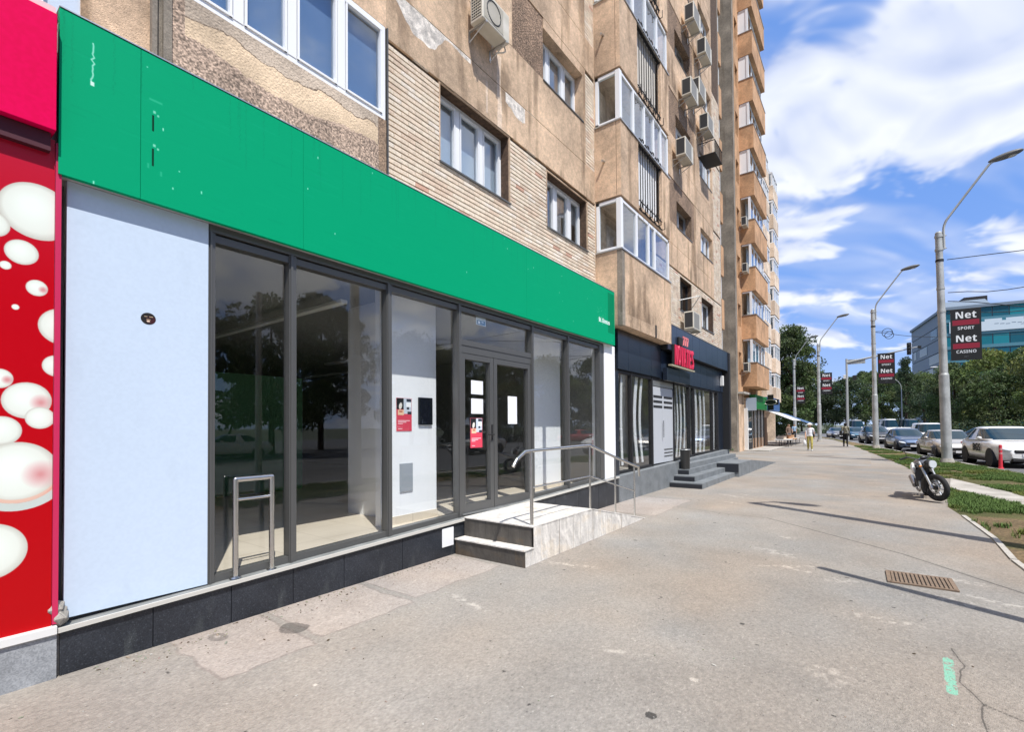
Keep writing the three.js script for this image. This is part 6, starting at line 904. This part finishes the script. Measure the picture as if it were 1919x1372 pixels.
// ------------------------------------------------------------------ trees and grass
const leafMats = [[0.066, 0.115, 0.025], [0.14, 0.19, 0.038], [0.042, 0.08, 0.022], [0.09, 0.14, 0.03]].map((c) => M({ color: L(...c), vertexColors: true, roughness: 0.85, transmission: 0.3, thickness: 0 }));
const mBark = S({ map: dataTex(128, 256, (u, v) => { const n = fbm(u * 20, v * 6, 4, 0, 351); return [mix(52, 106, n), mix(42, 88, n), mix(32, 70, n)]; }, true, 1), roughness: 1 });
function crownGeo(seed, o) { // leaf faces in clumps through an uneven volume; unit: metres for a tree of o.h
  const r = RNG(seed), P = [], C = [], leaf = o.leaf, q = new THREE.Quaternion(), e = new THREE.Euler(), a = V(0, 0, 0);
  const lobes = []; for (let i = 0; i < o.lobes; i++) { const t = r(), y = o.y0 + (o.h - o.y0) * t, prof = o.cone ? (1 - t) * 0.95 + 0.06 : Math.sqrt(Math.max(0.05, 1 - (2 * t - 0.85) ** 2 * 0.8)), ang = r() * 6.283, rad = o.r * prof * Math.sqrt(0.15 + 0.85 * r()); lobes.push([Math.cos(ang) * rad, y, Math.sin(ang) * rad, o.cl * (0.6 + 0.8 * r())]); }
  for (const [x, y, z, R] of lobes) { const tone = 0.7 + 0.6 * r(), warm = 0.85 + 0.45 * r(); for (let k = 0; k < o.per; k++) {
    const u = r() * 2 - 1, w = r() * 6.283, s = Math.sqrt(1 - u * u), d = R * (0.55 + 0.45 * Math.cbrt(r())) * (0.9 + 0.25 * r()), cx = x + Math.cos(w) * s * d, cy = y + u * d * 0.72, cz = z + Math.sin(w) * s * d;
    e.set(r() * 6.283, r() * 6.283, r() * 6.283); q.setFromEuler(e); const L1 = leaf * (0.7 + 0.7 * r()), W1 = L1 * 0.42, q1 = tone * (0.75 + 0.5 * r()); for (let v = 0; v < 6; v++) C.push(q1 * warm, q1, q1 * 0.9);
    for (const [px, py] of [[0, -L1], [W1, 0], [0, L1], [0, -L1], [0, L1], [-W1, 0]]) { a.set(px, py, Math.abs(px) * 0.35).applyQuaternion(q); P.push(cx + a.x, cy + a.y, cz + a.z); }
  } }
  const g = new THREE.BufferGeometry(); g.setAttribute('position', new THREE.Float32BufferAttribute(P, 3)); g.setAttribute('uv', new THREE.Float32BufferAttribute(new Float32Array(P.length / 3 * 2), 2)); g.setAttribute('color', new THREE.Float32BufferAttribute(C, 3)); g.computeVertexNormals(); return { g, lobes };
}
function trunkGeo(seed, h, r0, lobes) { const r = RNG(seed), g = [], top = V((r() - 0.5) * 0.5, h, (r() - 0.5) * 0.5); g.push(rod([0, -0.05, 0], [top.x * 0.4, h * 0.45, top.z * 0.4], r0, r0 * 0.75, 10), rod([top.x * 0.4, h * 0.45, top.z * 0.4], top, r0 * 0.75, r0 * 0.25, 8)); for (let i = 0; i < 9 && i * 5 < lobes.length; i++) { const l = lobes[i * 5], s = 0.35 + 0.4 * r(), y = Math.min(l[1] * 0.8, h * s + 0.5); g.push(rod([top.x * s, y * 0.8, top.z * s], [l[0] * 0.85, l[1], l[2] * 0.85], r0 * 0.32, r0 * 0.08, 5)); } return J(g); }
const species = [];
for (const [seed, o] of [[1, { h: 10, y0: 2.6, r: 4.0, lobes: 70, cl: 1.05, per: 170, leaf: 0.17 }], [2, { h: 9.5, y0: 2.2, r: 3.6, lobes: 64, cl: 1.0, per: 180, leaf: 0.16 }], [3, { h: 11, y0: 2.4, r: 3.4, lobes: 72, cl: 0.95, per: 170, leaf: 0.16 }], [4, { h: 12, y0: 0.8, r: 2.4, lobes: 70, cl: 0.7, per: 150, leaf: 0.13, cone: 1 }], [5, { h: 15, y0: 1.8, r: 2.9, lobes: 105, cl: 1.1, per: 250, leaf: 0.17 }]]) { const c = crownGeo(seed * 91, o); species.push({ crown: c.g, trunk: trunkGeo(seed * 7, o.h * 0.86, 0.22, c.lobes) }); }
function tree(sp, x, z, s, m, ry, label, group_ = 'trees along the road') { const t = thing('tree', label, 'tree', [x, -0.16, z], ry, group_); part(t, 'trunk', species[sp].trunk, mBark); part(t, 'crown', species[sp].crown, leafMats[m]); t.scale.set(s, s * (0.94 + 0.12 * hsh(Math.floor(x * 7), Math.floor(z * 7), 3)), s); return t; }
tree(4, -7.9, -70, 0.95, 0, 0.4, 'big dark leafy tree rising past the beige block');
tree(3, -10, -72, 0.9, 2, 1.2, 'slim dark tree tucked beside the big dark tree');
// row beyond the road, from the street's end to the right edge of the picture
const row = [[-13, -118, 2, 0, 1.0], [-9, -126, 1, 2, 1.0], [-4, -122, 0, 2, 1.05], [1, -128, 2, 0, 1.05], [5.5, -118, 3, 2, 1.02], [8.5, -124, 0, 0, 1.0], [10.5, -104, 1, 2, 0.95], [9.2, -88, 2, 0, 0.8], [12.5, -86, 0, 1, 0.92], [11, -74, 1, 0, 0.72], [15, -76, 0, 0, 0.95], [14.2, -66, 2, 1, 0.82], [18.5, -68, 1, 0, 1.0], [18, -58, 0, 1, 0.85], [22.5, -62, 2, 2, 0.98], [22.5, -53, 1, 1, 0.88], [27, -56, 0, 0, 1.0], [26.5, -48, 2, 1, 0.88], [31, -50, 1, 0, 1.0], [31.5, -42, 0, 1, 0.95]];
const rowWords = ['first tree at the far end of the street', 'second tree at the far end of the street', 'third far tree behind the end of the queue', 'fourth far tree behind the queue', 'pointed dark conifer standing above the broad trees', 'broad tree just right of the conifer', 'dark tree behind the minibuses', 'small tree right of the second banner', 'tree behind the white van', 'low tree between van and nearest lamp', 'tall tree below the grey office side', 'bright tree beside the nearest lamp', 'tall tree right of the nearest lamp', 'bright green tree in front of the teal glass', 'dark tree behind the bright tree at the glass front', 'bright tree left of the curved lamp', 'tall tree right of the curved lamp', 'bright tree over the dark parked cars', 'dark tree near the picture edge', 'last bright tree cut by the picture edge'];
[[-22, -150, 4, 2, 0.9], [-15, -152, 0, 0, 1.3], [-8, -150, 1, 2, 1.3], [-1, -152, 2, 0, 1.3], [6, -150, 0, 2, 1.3], [13, -140, 1, 0, 1.2]].forEach(([x, z, sp, m, s], i) => tree(sp, x, z, s, m, i * 1.3, ['tree closing the street, behind the slim far lamp', 'tree closing the street, left of the signal pole', 'dark tree closing the street behind the signal pole', 'tree closing the street behind the minibuses', 'dark tree closing the street right of the signal pole', 'tree closing the street below the grey office side'][i]));
row.forEach(([x, z, sp, m, s], i) => tree(sp, x, z, s * 1.1, m, i * 1.7, rowWords[i]));
// trees across the road from the shop; the shop windows mirror them
[[23, 14, 0, 0, 1.15], [25, 6, 1, 2, 1.2], [22, -1, 2, 0, 1.15], [26, -8, 0, 2, 1.2], [23, -16, 1, 0, 1.0], [27, -22, 2, 2, 1.1], [24, -29, 0, 0, 1.0], [28, -35, 1, 2, 1.05]].forEach(([x, z, sp, m, s], i) => tree(sp, x, z, s, m, i * 2.3 + 1, ['tree mirrored at the near end of the shop glass', 'tree mirrored left in the first window', 'tall tree mirrored beside the first mullion', 'dark tree mirrored in the second window', 'tree mirrored above the white column', 'dark tree mirrored in the partition window', 'tree mirrored in the glass door', 'tree mirrored in the last shop window'][i], 'trees mirrored in the shop glass'));
// hedge and shrubs at the foot of the far trees
{ const h = crownGeo(777, { h: 1.9, y0: 0.3, r: 2.6, lobes: 26, cl: 0.6, per: 90, leaf: 0.13 }); const words = ['low', 'broad', 'ragged', 'rounded', 'dense', 'scruffy', 'wide', 'thin', 'far', 'hazy', 'murky', 'spreading']; [[10.5, -62], [13.5, -58], [16.5, -54], [19.5, -50.5], [22.5, -47], [7.5, -72], [25.5, -43.5], [28, -40], [-14, -112], [-8, -116], [-2, -118], [4, -116]].forEach(([x, z], i) => { const t = thing('shrub', words[i] + ' dark shrub under the trees, ' + ['behind the black parked car', 'left of the curved lamp', 'behind the curved lamp', 'over the grey parked car', 'beside the red car', 'behind the white van', 'close to the picture edge', 'at the picture edge', 'behind the slim far lamp', 'left of the signal pole', 'behind the signal pole', 'behind the minibuses'][i], 'shrub', [x, -0.16, z], i, 'shrubs under the trees'); part(t, 'foliage', h.g, leafMats[i % 2 ? 2 : 0]); part(t, 'stem', rod([0, 0, 0], [0.1, 0.9, 0], 0.05, 0.02, 6), mBark); }); }
{ const h = crownGeo(778, { h: 0.95, y0: 0.1, r: 0.3, lobes: 9, cl: 0.2, per: 60, leaf: 0.07 }); const t = thing('shrub', 'scraggy small plant at the end of the navy shopfront', 'shrub', [-4.95, 0, -21.2], 0); part(t, 'foliage', h.g, leafMats[2]); part(t, 'stem', rod([0, 0, 0], [0.03, 0.5, 0], 0.02, 0.01, 6), mBark); }
// ragged lawn on the verge
{
  const bl = []; const r = RNG(61); for (let i = 0; i < 7; i++) { const a = r() * 6.283, h = 0.03 + r() * 0.04, w = 0.005, b = 0.02 + r() * 0.035, ox = (r() - 0.5) * 0.05, oz = (r() - 0.5) * 0.05, c = Math.cos(a), s = Math.sin(a); bl.push([ox - s * w, 0, oz + c * w], [ox + s * w, 0, oz - c * w], [ox + c * b * 0.4 - s * w * 0.7, h * 0.65, oz + s * b * 0.4 + c * w * 0.7], [ox + s * w, 0, oz - c * w], [ox + c * b * 0.4 + s * w * 0.7, h * 0.65, oz + s * b * 0.4 - c * w * 0.7], [ox + c * b * 0.4 - s * w * 0.7, h * 0.65, oz + s * b * 0.4 + c * w * 0.7], [ox + c * b * 0.4 - s * w * 0.7, h * 0.65, oz + s * b * 0.4 + c * w * 0.7], [ox + c * b * 0.4 + s * w * 0.7, h * 0.65, oz + s * b * 0.4 - c * w * 0.7], [ox + c * b, h, oz + s * b]); }
  const g = new THREE.BufferGeometry(); g.setAttribute('position', new THREE.Float32BufferAttribute(bl.flat(), 3)); g.setAttribute('uv', new THREE.Float32BufferAttribute(new Float32Array(bl.length * 2), 2)); g.computeVertexNormals();
  const inside = (x, z, P) => { let c = false; for (let i = 0, j = P.length - 1; i < P.length; j = i++) if ((P[i][1] > z) !== (P[j][1] > z) && x < (P[j][0] - P[i][0]) * (z - P[i][1]) / (P[j][1] - P[i][1]) + P[i][0]) c = !c; return c; };
  const lawn = (P, per, label) => {
    const xs = P.map((p) => p[0]), zs = P.map((p) => p[1]), x0 = Math.min(...xs), x1 = Math.max(...xs), z0 = Math.min(...zs), z1 = Math.max(...zs), list = [], q = RNG(per); const total = Math.round((x1 - x0) * (z1 - z0) * per);
    for (let i = 0; i < total; i++) { const x = x0 + q() * (x1 - x0), z = z0 + q() * (z1 - z0); if (!inside(x + (fbm(x * 3, z * 3, 2, 0, 373) - 0.42) * 0.34, z, P)) continue; const n = fbm(x * 0.55 + 7, z * 0.55 + 3, 4, 0, 361), edge = fbm(x * 2, z * 2, 2, 0, 367); if (n + (edge - 0.5) * 0.25 < 0.47 + 0.12 * (q() - 0.5)) continue; list.push([x, z, q(), n]); }
    const im = new THREE.InstancedMesh(g, S({ color: 0xffffff, roughness: 0.9, side: THREE.DoubleSide }), list.length), m = new THREE.Matrix4(), c = new THREE.Color(); im.castShadow = im.receiveShadow = true;
    list.forEach(([x, z, t, n], i) => { m.makeRotationY(t * 6.283); const s = 0.75 + t * 0.7; m.scale(V(s, s * (0.7 + n * 0.7), s)); m.setPosition(x, -0.012, z); im.setMatrixAt(i, m); const d = hsh(i, 5, 3), y = sst(0.55, 0.75, fbm(x * 1.5, z * 1.5, 3, 0, 371)); im.setColorAt(i, c.setRGB(mix(0.1, 0.06, d) + y * 0.05, mix(0.17, 0.11, d) + y * 0.01, mix(0.035, 0.022, d))); });
    im.name = numbered('grass'); scene.add(im); tag(im, label, 'grass', null, 'stuff');
  };
  lawn([[1.2, -12.6], [1.3, -11.4], [1.4, -9.4], [1.36, -8.1], [1.46, 3], [3.85, 3], [3.85, -9.4], [2.4, -13.2], [1.6, -16.0]], 520, 'ragged green grass beside the motorcycle');
  lawn([[-1.0, -44.3], [1.03, -24.3], [1.33, -19.5], [1.9, -18.9], [2.75, -15.2], [3.85, -11.9], [3.85, -20], [3.75, -21.6], [2.5, -29], [0.4, -41.5], [0.0, -44]], 420, 'ragged green grass along the kerb behind the path');
}
// grit and bits of dry leaf lying on the pavement
{
  const g = new THREE.IcosahedronGeometry(1, 0); g.scale(1, 0.45, 0.7); const n = 1500, im = new THREE.InstancedMesh(g, S({ color: 0xffffff, roughness: 1 }), n), m = new THREE.Matrix4(), q = RNG(404), c = new THREE.Color(), e = new THREE.Euler(), Q = new THREE.Quaternion(); im.castShadow = im.receiveShadow = true;
  for (let i = 0; i < n; i++) { const near = q() < 0.4, x = near ? -4.22 + q() * q() * 0.5 : -4.1 + q() * 5.2, z = near ? -0.9 - q() * 3.4 : 0.2 - q() * q() * 13, s = 0.0025 + q() * q() * q() * 0.014; e.set((q() - 0.5) * 0.5, q() * 6.3, (q() - 0.5) * 0.5); Q.setFromEuler(e); m.compose(V(x, s * 0.4, z), Q, V(s * (0.8 + q()), s, s)); im.setMatrixAt(i, m); const t = q(); im.setColorAt(i, t < 0.55 ? c.setRGB(0.2 + q() * 0.1, 0.19 + q() * 0.08, 0.17) : t < 0.8 ? c.setRGB(0.09, 0.065, 0.04) : c.setRGB(0.42, 0.4, 0.36)); }
  im.name = 'litter'; scene.add(im); tag(im, 'grit and crumbs of dry leaf scattered over the pavement', 'litter', null, 'stuff');
}
renderer.render(scene, camera);
